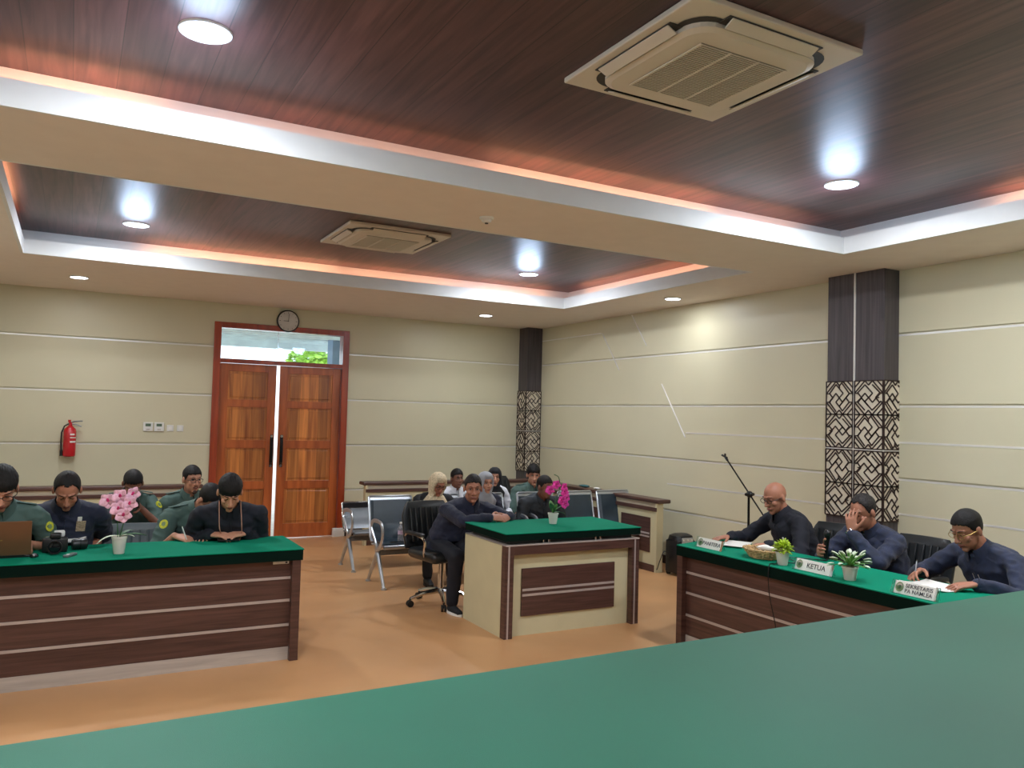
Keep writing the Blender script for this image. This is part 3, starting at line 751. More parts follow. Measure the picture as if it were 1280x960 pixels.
cn = office_chair(M['leather'], 'black leather office chair under the man in the navy polo shirt', arms=False, hw=.235); place(cn, (-.03, 6.70, 0), 0)
ck = office_chair(M['leather'], 'black leather office chair under the man at the middle desk'); place(ck, (3.08, 6.93, 0), math.radians(8))
put_chair(cn, -.55, 6.62, 0, 'black leather office chair under the man behind the laptop')
put_chair(ch, .93, 6.98, .1, 'office chair under the man bent over at the left desk')
put_chair(cn, 1.2, 6.62, 0, 'office chair under the man wearing a lanyard')
RZ = -PI/2
put_chair(ck, 5.44, 4.66, RZ+.1, 'black leather office chair under the bald man with glasses')
put_chair(ck, 5.46, 3.93, RZ, 'black leather office chair under the man wiping his face')
put_chair(ck, 5.52, 3.0, RZ-.1, 'black leather office chair under the man writing at the right end')
put_chair(ck, 5.3, 9.72, .2, 'black office chair standing behind the waiting benches near the corner column')
# ------------------------------------------------------------------ people
UP = V((0, 0, 1))
def two_bone(S, W, l1, l2, hint):
    d = W-S; L = d.length; mx = (l1+l2)*.995
    if L > mx: W = S+d*(mx/L); d = W-S; L = mx
    u = d/L; a = (l1*l1-l2*l2+L*L)/(2*L); h = math.sqrt(max(l1*l1-a*a, 1e-6))
    n = hint-u*hint.dot(u); n.normalize()
    return S+u*a+n*h, W
def hand(mb, W, D, N, side, curl=.5, s=1.0, spread=.12, thumb=.5, curls=None):
    """W wrist, D toward the fingertips, N the way the palm faces, side +1/-1 picks the thumb side"""
    D = V(D).normalized(); N = V(N); N = (N-D*N.dot(D)).normalized(); T = D.cross(N)*side
    R = []
    for t, w, h in ((-.02, .024, .019), (.01, .029, .017), (.045, .039, .015), (.085, .041, .013), (.095, .034, .009)):
        R.append(mb.ring(W+D*t*s, T, N, w*s, h*s, 14, .85))
    mb.loft(R)
    for i, (off, L) in enumerate(((.031, .070), (.010, .078), (-.011, .073), (-.031, .058))):
        c = curls[i] if curls else curl
        p = W+D*(.085*s)+T*(off*s); sp = spread*(1.5-i)
        r = .0092*s
        for j, f in enumerate((.46, .31, .23)):
            a = c*(.55+.55*j) if j else c*.5
            a = sum(c*k for k in (.55, .75, .6)[:j+1])
            d = (D*math.cos(a)+N*math.sin(a)+T*sp*math.cos(a)).normalized()
            q = p+d*(L*f*s); mb.cap(p, q, r, r*.9, 8, 2); p = q; r *= .9
    p = W+D*(.022*s)+T*(.026*s)
    for j, L in enumerate((.042, .032, .026)):
        a = thumb*(.4+.35*j)
        d = (D*(.55+.15*j)+T*(.75-.3*thumb*j)+N*math.sin(a)*.8).normalized()
        q = p+d*L*s; mb.cap(p, q, (.0125-.001*j)*s, (.0115-.001*j)*s, 8, 2); p = q
    return T
class Fig: pass
def person(label, P, H, face, pitch=0, yaw=None, roll=0, L=None, R=None, s=1.0, skin=1, shirt='navy', sleeve='long', hair='short', hairm='hair', glasses=None,
           top_y=0, build=1.0, knees=None, foot_fwd=.02, hijab=None, beard=False, gaze='down', collar=True, knee_up=0, eyes_closed=False, legs=True, female=False, shoe='shoe', group=None, mouth=True, spine_back=.05):
    f = Fig(); P, H = V(P), V(H); Sm = SK[skin]
    fa = math.radians(face); F = V((math.sin(fa), -math.cos(fa), 0)); LT = UP.cross(F)      # face 0 looks toward -Y
    ya = math.radians(yaw if yaw is not None else face); Fh = V((math.sin(ya), -math.cos(ya), 0)); p = math.radians(pitch)
    Hf = Fh*math.cos(p)-UP*math.sin(p); Hu = UP*math.cos(p)+Fh*math.sin(p); Hl = Hu.cross(Hf)*1
    Hl = UP.cross(Fh)
    if roll:
        q = Quaternion(Hf, math.radians(roll)); Hu = q @ Hu; Hl = q @ Hl
    f.H, f.Hf, f.Hu, f.Hl, f.F, f.LT = H, Hf, Hu, Hl, F, LT
    HB = Matrix((Hl, Hf, Hu)).transposed()          # head-local (left, fwd, up) -> world
    def hp(l, q, u): return H+HB @ (V((l, q, u))*s)
    f.hp = hp
    sd = (H-P).normalized(); base = hp(0, -.03, -.06); N = base-(Hu*.35+sd).normalized()*.085*s
    f.N = N
    C = (P+N)/2-F*spine_back*s+UP*.03
    def spine(t):
        if t < 0: return P+UP*t*.5
        return P*(1-t)**2+C*2*t*(1-t)+N*t*t
    def tang(t): return (spine(min(t+.02, 1.0))-spine(max(t-.02, 0))).normalized()
    tl = (N-P).length
    print('PERSON %-60s torso %.2f' % (label[:60], tl))
    b = build*s
    def torso(mb, k, secs):
        rings = []
        for t, w, d in secs:
            c = spine(min(t, 1)); tg = tang(min(t, 1)); fw = LT.cross(tg).normalized()
            if t > 1: c = N+tg*(t-1)*tl
            rings.append(mb.ring(c, LT, fw, (w*b+k), (d*b+k), 24, .85))
        mb.loft(rings)
    wsh = .168 if female else .19
    tg = tang(.86); fw = LT.cross(tg).normalized(); SC = spine(.86)
    lr = {}
    for nm, sg, spec in (('L', 1, L), ('R', -1, R)):
        spec = dict(spec or {})
        S = SC+LT*(sg*wsh*b)+fw*(.012+spec.get('fwd', 0))+UP*spec.get('raise', 0)
        W = V(spec['at']) if 'at' in spec else P+F*.3+LT*sg*.1+UP*.03
        hint = V(spec.get('hint', LT*sg*.6-UP*.8-F*.2))
        E_, W = two_bone(S, W, .285*s, .255*s, hint)
        D = V(spec['dir']) if 'dir' in spec else (W-E_)
        lr[nm] = (S, E_, W, D.normalized(), V(spec.get('palm', (0, 0, -1))), spec.get('thumb_side', None), spec)
    f.arms = lr
    # body: one continuous skin surface (head, neck, trunk, arms, hands)
    mb = MB()
    mb.ell(hp(0, -.012, .03), (.074*s, .093*s, .088*s), HB, 24, 16)
    mb.ell(hp(0, .020, -.035), (.057*s, .066*s, .082*s), HB, 20, 14)
    mb.ell(hp(0, -.012, -.045), (.056*s, .062*s, .052*s), HB)
    mb.ell(hp(0, .062, -.098), (.024*s, .019*s, .018*s), HB)
    mb.cap(hp(0, .084, .014), hp(0, .107, -.026), .0075*s, .0125*s, 10)
    for q in (-1, 1):
        mb.ell(hp(q*.012, .097, -.031), (.009*s, .010*s, .008*s), HB, 8, 6)
        mb.ell(hp(q*.041, .058, -.022), (.019*s, .019*s, .02*s), HB, 10, 8)
        if not hijab:
            mb.ell(hp(q*.078, -.012, -.004), (.010*s, .018*s, .031*s), HB, 10, 8)
        mb.cap(hp(q*.012, .083, .032), hp(q*.042, .070, .030), .0085*s, .0085*s, 8)
    mb.ell(hp(0, .082, -.060), (.024*s, .011*s, .012*s), HB, 10, 8)
    mb.cap(hp(0, -.02, -.04), N-tang(1)*.03, .052*s, .058*s, 14)
    torso(mb, -.012, [(-.02, .15, .10), (.25, .145, .105), (.5, .15, .105), (.75, .165, .105), (.9, .14, .085), (1.0, .06, .055)])
    for nm, sg in (('L', 1), ('R', -1)):
        S, E_, W, D, Pn, ts, spec = lr[nm]
        mb.cap(SC+LT*sg*.08, S, .05*s, .05*s); mb.cap(S, E_, .046*s, .036*s); mb.cap(E_, W, .036*s, .025*s)
        if spec.get('hand', True): hand(mb, W+D*.012, D, Pn, ts if ts is not None else 1, spec.get('curl', .4), s*1.02, spec.get('spread', .1), spec.get('thumb', .5), spec.get('curls'))
    me = remesh(mb, .0058, 2, .5)
    org = V((P.x, P.y, 0)); me.transform(Matrix.Translation(-org))
    body = link('person', me, Sm, None, 'all', org); tag(body, label, 'person', group)
    def part(name, mb, m, smooth=True, parent=None): return mb.build(name, m, parent or body, smooth)
    def rpart(name, mb, m, vox=.008, it=3, wr=0, sc_=8, seed=0, parent=None):
        me = remesh(mb, vox, it, .5, wr, sc_, seed); me.transform(Matrix.Translation(-org)); return link(name, me, m, parent or body, 'all', org)
    f.body, f.part, f.rpart = body, part, rpart
    # shirt
    mb = MB(); hb = .19 if female else .178
    torso(mb, .006, [(-.25, hb*.98, .135), (-.05, hb, .140), (.2, hb*.95, .135), (.45, hb*.93, .128), (.68, .172, .122), (.84, .176, .108), (.93, .135, .085), (1.0, .072, .066), (1.03, .062, .058)])
    for nm, sg in (('L', 1), ('R', -1)):
        S, E_, W, D, Pn, ts, spec = lr[nm]
        mb.cap(SC+LT*sg*.09+UP*.008, S-UP*.004, .062*b, .056*b, 14); mb.cap(SC+LT*sg*.06+tg*.03, S+tg*.0, .058*b, .048*b, 12)
        mb.cap(S, E_, .058*b, .050*b, 14)
        if sleeve == 'long': mb.cap(E_, W-(W-E_).normalized()*.005, .050*b, .037*s, 14)
        else:
            e2 = S+(E_-S)*.80; u = (E_-S).normalized(); x, y = axes(u)
            mb.loft([mb.ring(S, x, y, .062*b, .062*b, 16), mb.ring(e2, x, y, .064*b, .064*b, 16), mb.ring(S+(E_-S)*.97, x, y, .062*b, .062*b, 16)])
    rs = rpart('shirt', mb, M[shirt], .0080, 4, .0085, 9.5, seed=len(label)); f.shirt = rs
    for nm in ('L', 'R'):
        S, E_, W, D, Pn, ts, spec = lr[nm]
        if sleeve == 'long':
            u = (W-E_).normalized(); x, y = axes(u); mb = MB()
            mb.loft([mb.ring(W-u*.03, x, y, .039*s, .039*s, 16), mb.ring(W+u*.008, x, y, .036*s, .036*s, 16), mb.ring(W+u*.008, x, y, .030*s, .030*s, 16), mb.ring(W-u*.03, x, y, .03*s, .03*s, 16)]); part('cuff', mb, M[shirt], True, rs)
    if collar and not hijab:
        tgN = (base-N).normalized(); fwN = LT.cross(tgN).normalized(); mb = MB(); n = 26; R1 = []; 
        for k in range(n+1):
            a = PI/2+.28+(2*PI-.56)*k/n; c, sn = math.cos(a), math.sin(a); fr = max(0, sn)
            o = N+tgN*(.022-.03*fr)+fwN*.012; w1, d1 = .064*s, .062*s
            lo = o+LT*(w1*1.15*c)+fwN*(d1*1.15*sn)-tgN*.012; hi = o+LT*(w1*1.04*c)+fwN*(d1*1.04*sn)+tgN*.042
            out = o+LT*((w1+.026)*c)+fwN*((d1+.028)*sn)-tgN*(.002+.04*fr**3)
            R1.append([lo, hi, out, out-tgN*.006, hi-tgN*.012, lo-LT*c*.004])
        mb.loft(R1); part('collar', mb, M[shirt], True, rs)
    # front opening / placket line
    if not hijab:
        mb = MB(); pts = []
        for i in range(8):
            t = .22+.7*i/7; c = spine(t); g = tang(t); w_ = LT.cross(g).normalized()
            dd = np.interp(t, [.2, .45, .68, .84, .93], [.135, .128, .122, .108, .085])*b+.012
            pts.append(c+w_*dd)
        mb.tube(pts, .006, 6, flat=.5); part('placket', mb, M[shirt], True, rs)
    f.front = lambda t, l, e=.0: spine(t)+LT*l+LT.cross(tang(t)).normalized()*(np.interp(t, [.2, .45, .68, .84, .93], [.135, .128, .122, .108, .085])*b*(math.sqrt(max(0, 1-(l/.19/b)**2))**.7)+.014+e)
    f.tang = tang; f.spine = spine
    # legs
    if legs:
        mb = MB(); ft = []
        for nm, sg in (('L', 1), ('R', -1)):
            hj = P+LT*sg*.088*b; kn = V(knees[nm]) if knees else hj+F*.40*s+UP*(knee_up-.03)+LT*sg*.04
            an = V((kn.x, kn.y, .10))+F*foot_fwd if not (knees and nm+'a' in knees) else V(knees[nm+'a'])
            mb.cap(hj-F*.04, kn, .088*b, .064*b, 14); mb.cap(kn, an, .064*b, .05*b, 14); ft.append(an)
        mb.cap(P+LT*.07*b, P-LT*.07*b, .11*b, .11*b, 14)
        rpart('trousers' if not female else 'long_skirt', mb, M['trouser'] if not female else M['blackc'], .010, 3, .005, 8, 3)
        for an in ft:
            mb = MB(); mb.ell(an+V((0, 0, -.055))+F*.0, (.042, .055, .045), Matrix((LT, F, UP)).transposed(), 14, 10)
            mb.cap(an+F*.02-UP*.06, an+F*.14-UP*.075, .04, .03, 12)
            sh = rpart('shoe', mb, M[shoe], .006, 2)
            mb = MB(); pts = []
            for k in range(16):
                a = 2*PI*k/16; q = an+F*(.055+.125*math.cos(a))+LT*(.043*math.sin(a)*(1-.12*math.cos(a))); pts.append((q.x, q.y))
            mb.poly(pts, max(an.z-.10, .0)+.001, max(an.z-.10, 0)+.02); part('sole', mb, M['paper'] if shoe != 'shoe' or top_y == 9 else M['black'], True, sh)
    # face parts
    for q, nm in ((-1, 'r'), (1, 'l')):
        c = eyes_closed or gaze == 'down'
        if not c:
            mb = MB(); mb.ell(hp(q*.031, .0735, .012), (.0135*s, .008*s, .0062*s), HB, 12, 8); ew = part('eye', mb, M['sclera'])
            mb = MB(); mb.ell(hp(q*.031, .0785, .012), (.0062*s, .005*s, .0060*s), HB, 10, 8); part('iris', mb, M['eye'], True, ew)
            mb = MB(); mb.tube([hp(q*.017, .079, .016), hp(q*.031, .0835, .0195), hp(q*.045, .074, .015)], .0022*s, 6); part('eyelid', mb, M['eye'], True, ew)
        else:
            mb = MB(); mb.ell(hp(q*.031, .0725, .012), (.0145*s, .009*s, .0085*s), HB, 12, 8); ew = part('eyelid', mb, Sm)
            mb = MB(); mb.tube([hp(q*.017, .077, .009), hp(q*.031, .0815, .0055), hp(q*.045, .072, .009)], .0026*s, 6); part('eyelash', mb, M['eye'], True, ew)
        mb = MB(); mb.tube([hp(q*.014, .090, .033), hp(q*.032, .087, .039), hp(q*.051, .068, .034)], [.003*s, .0042*s, .002*s], 6, flat=.6); part('eyebrow', mb, M[hairm] if not hijab else M['hair'])
    mb = MB(); mb.tube([hp(-.023, .078, -.0595), hp(-.01, .0925, -.057), hp(0, .094, -.0585), hp(.01, .0925, -.057), hp(.023, .078, -.0595)], [.002*s, .0045*s, .004*s, .0045*s, .002*s], 8)
    mb.tube([hp(-.019, .080, -.064), hp(0, .0935, -.0675), hp(.019, .080, -.064)], [.002*s, .0055*s, .002*s], 8); 
    if mouth: part('lips', mb, M['lip'])
    if beard:
        mb = MB(); mb.tube([hp(-.026, .077, -.062), hp(-.014, .091, -.048), hp(0, .096, -.045), hp(.014, .091, -.048), hp(.026, .077, -.062)], [.002*s, .004*s, .004*s, .004*s, .002*s], 8, flat=.5); part('moustache', mb, M['beard'])
        mb = MB(); mb.ell(hp(0, .066, -.100), (.022*s, .019*s, .019*s), HB, 12, 8); part('chin_beard', mb, M['beard'])
    if glasses:
        mb = MB()
        for q in (-1, 1):
            n = 18; c = hp(q*.032, .094, .008); pts = [c+HB @ V((.025*s*math.cos(2*PI*k/n), 0, .018*s*math.sin(2*PI*k/n))) for k in range(n+1)]
            mb.tube(pts, (.0016 if glasses == 'gold' else .0021)*s, 6, cap=False); mb.tube([hp(q*.057, .092, .012), hp(q*.076, .06, .012), hp(q*.08, -.01, .01)], .0020*s, 6)
        mb.tube([hp(-.008, .097, .012), hp(.008, .097, .012)], .002*s, 6); part('glasses', mb, M['gold' if glasses == 'gold' else 'black'])
    # hair
    if hair and not hijab:
        bm = bmesh.new(); g = bmesh.ops.create_uvsphere(bm, u_segments=110, v_segments=72, radius=1)['verts']
        rnd = V((len(label)*1.7, P.x*5, 0))
        for v in g:
            d = v.co.normalized(); az = abs(math.degrees(math.atan2(d.x, d.y)))       # 0 = forehead
            fh = {'short': .066, 'fluffy': .05, 'receding': .088, 'crop': .075, 'fringe': .036}.get(hair, .066)
            hl = np.interp(az, [0, 28, 52, 68, 82, 100, 118, 180], [fh, fh+(.012 if hair == 'receding' else -.003), fh-.012, .012, .0, .018, -.045, -.062])
            th = {'short': .010, 'fluffy': .017, 'receding': .007, 'crop': .008, 'fringe': .015}.get(hair, .010)
            if hair == 'receding': th *= .7+.5*min(1, az/90)
            topf = 1+1.0*max(0, d.z)
            sp = .35 if hair in ('fluffy', 'fringe') else .22
            nz_ = noise.noise(d*5+rnd)*sp+noise.noise(V((d.x*16, d.y*4, d.z*4))+rnd)*sp*1.2
            hl += .012*noise.noise(V((az*.16, d.x*3, 2))+rnd)
            r = V((.074+th*.8, .093+th, .088+th*topf))
            tz = min(1, max(.12, (d.z+.12)/.55)); r = V((.073+th*.9*tz+.002, .092+th*tz+.002, .088+th*topf))
            q = V((d.x*r.x, d.y*r.y, d.z*r.z))*(1+nz_*th*3.6*tz)+V((0, -.012, .03))
            if q.z < hl: 
                k = .80; q = V((d.x*.074*k, d.y*.093*k, d.z*.088*k))+V((0, -.012, .03))
            v.co = H+HB @ (q*s)
        mb = MB(); mb.b.free(); mb.b = bm; part('hair', mb, M[hairm], 'all')
    if hijab:
        # scarf: rings from crown to chest around the head, front opened as an oval
        bm = MB(); rings = []; n = 56
        prof = [(.134, .008), (.130, .04), (.113, .072), (.08, .096), (.03, .108), (-.02, .104), (-.07, .092), (-.115, .084), (-.15, .094), (-.19, .125), (-.235, .162), (-.285, .176), (-.33, .182)]
        chest = N-UP*.12
        for i, (u, r) in enumerate(prof):
            ring = []
            for k in range(n):
                a = 2*PI*k/n; sx, cy = math.sin(a), math.cos(a)           # a=0 front
                if u > -.12:
                    wq, dq = r*.86, r*1.0
                    q = V((sx*wq, cy*dq-.006, u))
                    az = abs((math.degrees(a)+180) % 360-180)
                    hw = math.sqrt(max(0, 1-((u+.018)/.092)**2))*46
                    if az < hw: q = V((sx*wq*.35, cy*dq*.35, u*.8))
                    elif az < hw+9 and hw > 0: q *= 1.03
                    w_ = hp(q.x, q.y, q.z)
                else:
                    t = (-.12-u)/.21; fold = 1+.05*math.sin(a*7+i)*t
                    c = hp(0, 0, -.115).lerp(N-tang(.9)*.14+F*.01, min(1, t*1.1))
                    w_ = c+LT*(sx*r*fold*1.02)+F*(cy*r*(.80-.1*t)*fold+.005)
                w_ += UP*0
                ring.append(w_)
            rings.append(ring)
        bm.loft(rings, True); o = bm.build('headscarf', M[hijab], body, 'all')
        sb = o.modifiers.new('s', 'SOLIDIFY'); sb.thickness = .004; sb.offset = 1
    f.HB, f.s, f.b = HB, s, b
    return f
def uniform(f, patch=1):
    """epaulettes, sleeve patch and chest pocket of the green uniform"""
    for sg, nm in ((1, 'L'), (-1, 'R')):
        S, E_ = f.arms[nm][0], f.arms[nm][1]
        d = (S-f.N); d.z = 0; d.normalize(); u = V((0, 0, 1)); a = f.N.lerp(S, .42)+u*.052; b_ = S+u*.066+d*.01
        mb = MB(); w = f.F*.022
        dd = (b_-a).normalized(); nn = dd.cross(f.F).normalized()*.004
        mb.loft([[a-w, a+w, a+w+u*.006, a-w+u*.006], [b_-w, b_+w, b_+w+u*.006, b_-w+u*.006]]); f.part('epaulette', mb, M['olive'], False, f.shirt)
    nm = 'L' if patch > 0 else 'R'; S, E_ = f.arms[nm][0], f.arms[nm][1]
    u = (E_-S).normalized(); out = (f.LT*patch*.6+f.F*.75); out = (out-u*out.dot(u)).normalized(); sd = u.cross(out)
    c = S.lerp(E_, .30)+out*.058*f.b
    mb = MB(); mb.loft([[c+sd*.03*math.cos(2*PI*k/20)-u*.036*math.sin(2*PI*k/20)+out*h for k in range(20)] for h in (0, .012)]); p = f.part('sleeve_badge', mb, M['yellow'], True, f.shirt)
    mb = MB(); mb.loft([[c+sd*.014*math.cos(2*PI*k/12)-u*.018*math.sin(2*PI*k/12)+out*h for k in range(12)] for h in (.012, .014)]); f.part('badge_star', mb, M['emb'], False, p)
    mb = MB(); q = f.front(.66, -.085); 
    mb.box(-.05, .05, -.004, .004, -.012, .012, .003, M=frame(q, f.LT, f.F, f.tang(.6))); f.part('pocket_flap', mb, M['olive'], False, f.shirt)
def pin(f, t, l, r, m='paper', name='pin_badge', w=None, h=None):
    c = f.front(t, l, .002); tg = f.tang(t); fw = f.LT.cross(tg).normalized(); mb = MB()
    if w: mb.box(-w/2, w/2, -.003, .003, -h/2, h/2, .002, M=frame(c+fw*.004, f.LT, fw, tg))
    else: mb.cyl(c, c+fw*.006, r, n=14)
    return f.part(name, mb, M[m], False, f.shirt)
TZ = .78     # desk top height
X_, Y_, Z_ = V((1, 0, 0)), V((0, 1, 0)), V((0, 0, 1))
# --- left desk
p1 = person('man in green uniform with round glasses typing at the copper laptop', (-.46, 6.50, .58), (-.37, 6.12, 1.20), 4, pitch=34, s=1.12, skin=1, shirt='olive', sleeve='short', hair='fluffy', glasses='black',
            L=dict(at=(-.21, 6.20, TZ+.05), dir=(-.12, -.6, -.35), palm=(-.25, -.1, -1), curl=.5, thumb_side=-1, hint=(.5, .6, -.8)),
            R=dict(at=(-.52, 6.20, TZ+.05), dir=(.1, -1, -.1), palm=(0, 0, -1), curl=.4, thumb_side=1, hint=(-.5, .6, -.8))); uniform(p1, 1)
p2 = person('man in navy polo shirt with thinning hair and an identity card, looking down', (-.03, 6.62, .57), (.0, 6.30, 1.165), 0, pitch=38, s=1.06, skin=0, shirt='navy', sleeve='short', hair='receding', hairm='hair', build=1.06, beard=False,
            L=dict(at=(.13, 6.45, .70), dir=(-1, -.05, -.1), palm=(0, .6, -1), curl=.7, thumb_side=-1, hint=(.25, 1, -.4)),
            R=dict(at=(-.17, 6.45, .70), dir=(1, -.05, -.1), palm=(0, .6, -1), curl=.7, thumb_side=1, hint=(-.25, 1, -.4)))
b_ = pin(p2, .84, .10, 0, 'card', 'identity_card', .058, .088)
c_ = p2.front(.94, .09, .008); mb = MB(); mb.box(-.014, .014, -.004, .004, -.018, .018, .003, M=frame(c_, p2.LT, p2.F, p2.tang(.7))); p2.part('card_clip', mb, M['paper'], False, b_)
p3 = person('man in green uniform with head bowed behind the pink orchid, holding a camera', (.50, 7.98, .55), (.49, 7.62, 1.09), 2, pitch=40, s=1.0, skin=2, shirt='olive', sleeve='short', hair='crop', build=.86,
            L=dict(at=(.55, 7.55, .90), dir=(-.2, -.45, .3), palm=(-.8, .3, -.3), curl=.7, thumb_side=1, hint=(.7, .1, -.8)),
            R=dict(at=(.40, 7.55, .90), dir=(.2, -.45, .3), palm=(.8, .3, -.3), curl=.7, thumb_side=-1, hint=(-.7, .1, -.8))); uniform(p3, 1)
p4 = person('man in green uniform with glasses sitting upright in front of the door edge', (.98, 7.98, .55), (.975, 7.70, 1.115), 12, yaw=18, pitch=6, s=.98, skin=1, shirt='olive', sleeve='short', hair='short', glasses='black', gaze='open', beard=True); uniform(p4, 1)
p5 = person('man in green uniform bent over and writing with a pen beside the lanyard man', (.80, 7.0, .56), (.965, 6.58, 1.055), 14, yaw=40, pitch=52, roll=12, s=1.02, skin=1, shirt='olive', sleeve='short', hair='crop', build=1.04,
            R=dict(at=(.705, 6.40, TZ+.035), dir=(.65, -.5, -.15), palm=(.1, .3, -1), curl=.7, thumb_side=1, hint=(-.5, .6, -.9)),
            L=dict(at=(.98, 6.42, TZ+.03), dir=(-.5, -.6, 0), palm=(0, 0, -1), curl=.4, thumb_side=-1)); uniform(p5, -1)
p6 = person('young man in black shirt with a lanyard looking down at his phone', (1.16, 6.53, .58), (1.045, 6.18, 1.14), -4, pitch=34, s=1.05, skin=1, shirt='navyk', sleeve='long', hair='fringe', build=1.05,
            L=dict(at=(1.19, 6.27, TZ+.05), dir=(-.9, -.35, 0), palm=(0, .3, -1), curl=.6, thumb_side=-1, hint=(.6, .9, -.8)),
            R=dict(at=(.93, 6.29, TZ+.05), dir=(.8, -.5, 0), palm=(0, .3, -1), curl=.6, thumb_side=1, hint=(-.6, .9, -.8)))
mb = MB()
for sg in (-1, 1): mb.tube(cr([p6.N+p6.F*.05+p6.LT*sg*.075+UP*.05, p6.front(.90, sg*.078, .035), p6.front(.78, sg*.072, .030), p6.front(.64, sg*.052, .025), p6.front(.5, sg*.012, .025)]), .0075, 6, flat=.5)
p6.part('lanyard', mb, M['tan'], True, p6.shirt); pin(p6, .73, .105, .013)
# --- middle
p9 = person('man in dark navy long sleeved shirt with clasped hands on the middle desk', (3.13, 6.95, .55), (3.275, 6.70, 1.082), 4, yaw=-20, pitch=8, s=1.03, skin=0, shirt='navy', sleeve='long', hair='crop', hairm='hairg', gaze='open', build=1.06, shoe='blackc', top_y=9,
            L=dict(at=(3.47, 6.34, .865), dir=(-.85, -.40, -.1), palm=(-.3, .5, -.8), curl=.75, thumb_side=-1, hint=(.8, .5, -.4)),
            R=dict(at=(3.25, 6.30, .865), dir=(.9, -.05, 0), palm=(-.1, .6, -.8), curl=.75, thumb_side=1, hint=(-.8, .5, -.5)),
            knees=dict(L=(3.26, 6.60, .52), La=(3.24, 6.62, .10), R=(3.06, 6.56, .50), Ra=(3.04, 6.58, .10)))
pin(p9, .74, .095, .018, 'paper')
p7 = person('woman in beige floral hijab and black dress seated behind the navy man', (3.46, 8.14, .50), (3.487, 8.0, 1.005), -6, yaw=6, pitch=24, s=.98, skin=0, shirt='blackc', sleeve='long', hair=None, hijab='hijabb', glasses='black', female=True,
            L=dict(at=(3.68, 7.75, .66), dir=(-.5, -.5, .3), palm=(0, 1, .2), curl=.6, thumb_side=1), R=dict(at=(3.42, 7.7, .64), dir=(.5, -.5, .2), palm=(0, 0, 1), curl=.5, thumb_side=1))
p8 = person('boy in white collared shirt with short black hair in the back row', (4.14, 9.10, .50), (4.17, 8.98, .98), 0, yaw=2, pitch=0, s=.94, skin=2, shirt='whitec', sleeve='long', hair='short', gaze='open')
p10 = person('woman in grey hijab looking sideways behind the navy man', (4.05, 8.14, .50), (4.063, 8.0, 1.01), -4, yaw=2, pitch=4, s=.95, skin=1, shirt='navy', sleeve='long', hair=None, hijab='hijabg', gaze='open', female=True)
p11 = person('woman in black hijab and white sleeves in the back row', (4.66, 9.10, .50), (4.655, 8.92, .995), 0, yaw=-22, pitch=3, s=.93, skin=1, shirt='whitec', sleeve='long', hair=None, hijab='hijabk', gaze='open', female=True)
p12 = person('bearded man in charcoal jacket looking right behind the middle desk', (4.78, 8.12, .50), (4.735, 7.84, .965), 4, yaw=14, pitch=6, s=1.03, skin=2, shirt='darkj', sleeve='long', hair='short', gaze='open', beard=True, build=1.12)
p13 = person('man in green uniform half hidden behind the bearded man', (5.22, 9.08, .50), (5.20, 8.9, 1.015), 0, yaw=-20, pitch=8, s=1.04, skin=1, shirt='olive', sleeve='short', hair='fluffy', gaze='open', build=1.05)
uniform(p13, 1)
# --- right, facing the hall (-X)
p14 = person('bald man with glasses in dark navy shirt reading papers behind the first name plate', (5.30, 4.68, .56), (5.06, 4.755, 1.15), -108, yaw=-92, pitch=20, s=1.05, skin=0, shirt='navyk', sleeve='long', hair=None, glasses='black', build=1.05,
            R=dict(at=(4.80, 4.98, TZ+.04), dir=(-.75, .25, -.12), palm=(0, 0, -1), curl=.4, thumb_side=1, hint=(.3, .6, -.5), spread=.2),
            L=dict(at=(4.76, 4.53, TZ+.04), dir=(-.7, .55, -.1), palm=(0, 0, -1), curl=.45, thumb_side=-1, hint=(.3, -.5, -.5)))
pin(p14, .70, .10, .013)
p15 = person('man in navy shirt wiping his eyes with one hand and holding a microphone', (5.38, 3.98, .56), (5.16, 4.0, 1.115), -96, yaw=-94, pitch=18, s=1.06, skin=0, shirt='navyb', sleeve='long', hair='receding', hairm='hairg', build=1.08, eyes_closed=True,
            L=dict(at=(4.965, 3.935, .975), dir=(.12, .22, 1.0), palm=(1.0, .1, -.1), curl=.30, thumb_side=-1, hint=(-.2, -1.0, -.9), curls=(.25, .3, .5, .55), spread=.22, thumb=.3),
            R=dict(at=(4.86, 4.06, .845), dir=(-1, -.05, .1), palm=(0, -1, 0), curl=1.35, thumb_side=1, hint=(.2, .8, -.7), thumb=1.0))
p16 = person('man with gold rimmed glasses in navy batik shirt writing at the right end', (5.36, 3.02, .56), (5.10, 3.17, 1.10), -100, yaw=-102, pitch=26, s=1.05, skin=0, shirt='navyb', sleeve='long', hair='crop', glasses='gold', build=1.07,
            R=dict(at=(4.86, 3.33, TZ+.055), dir=(-.75, -.1, -.2), palm=(0, -.6, -.8), curl=.85, thumb_side=1, hint=(.3, .6, -.4), thumb=.9),
            L=dict(at=(4.80, 2.92, TZ+.045), dir=(-.75, .45, -.1), palm=(0, .1, -1), curl=.35, thumb_side=-1, hint=(.3, -.6, -.4)))
pin(p16, .60, .10, 0, 'khaki', 'chest_pocket_emblem', .07, .075)
mb = MB()
for l in (-.02, .02): mb.tube([p16.front(t, l, .005) for t in (.3, .4, .5, .6, .7, .8)], .0022, 5)
p16.part('shirt_piping', mb, M['strip'], True, p16.shirt)
# wrist watch
S, E_, W, D, *_r = p15.arms['L']; u = (W-E_).normalized(); x, y = axes(u); mb = MB()
mb.loft([mb.ring(W+u*.010, x, y, .033, .033, 18), mb.ring(W+u*.012, x, y, .036, .036, 18), mb.ring(W+u*.030, x, y, .035, .035, 18), mb.ring(W+u*.032, x, y, .032, .032, 18)]); wt = p15.part('wrist_watch', mb, M['chrome'])
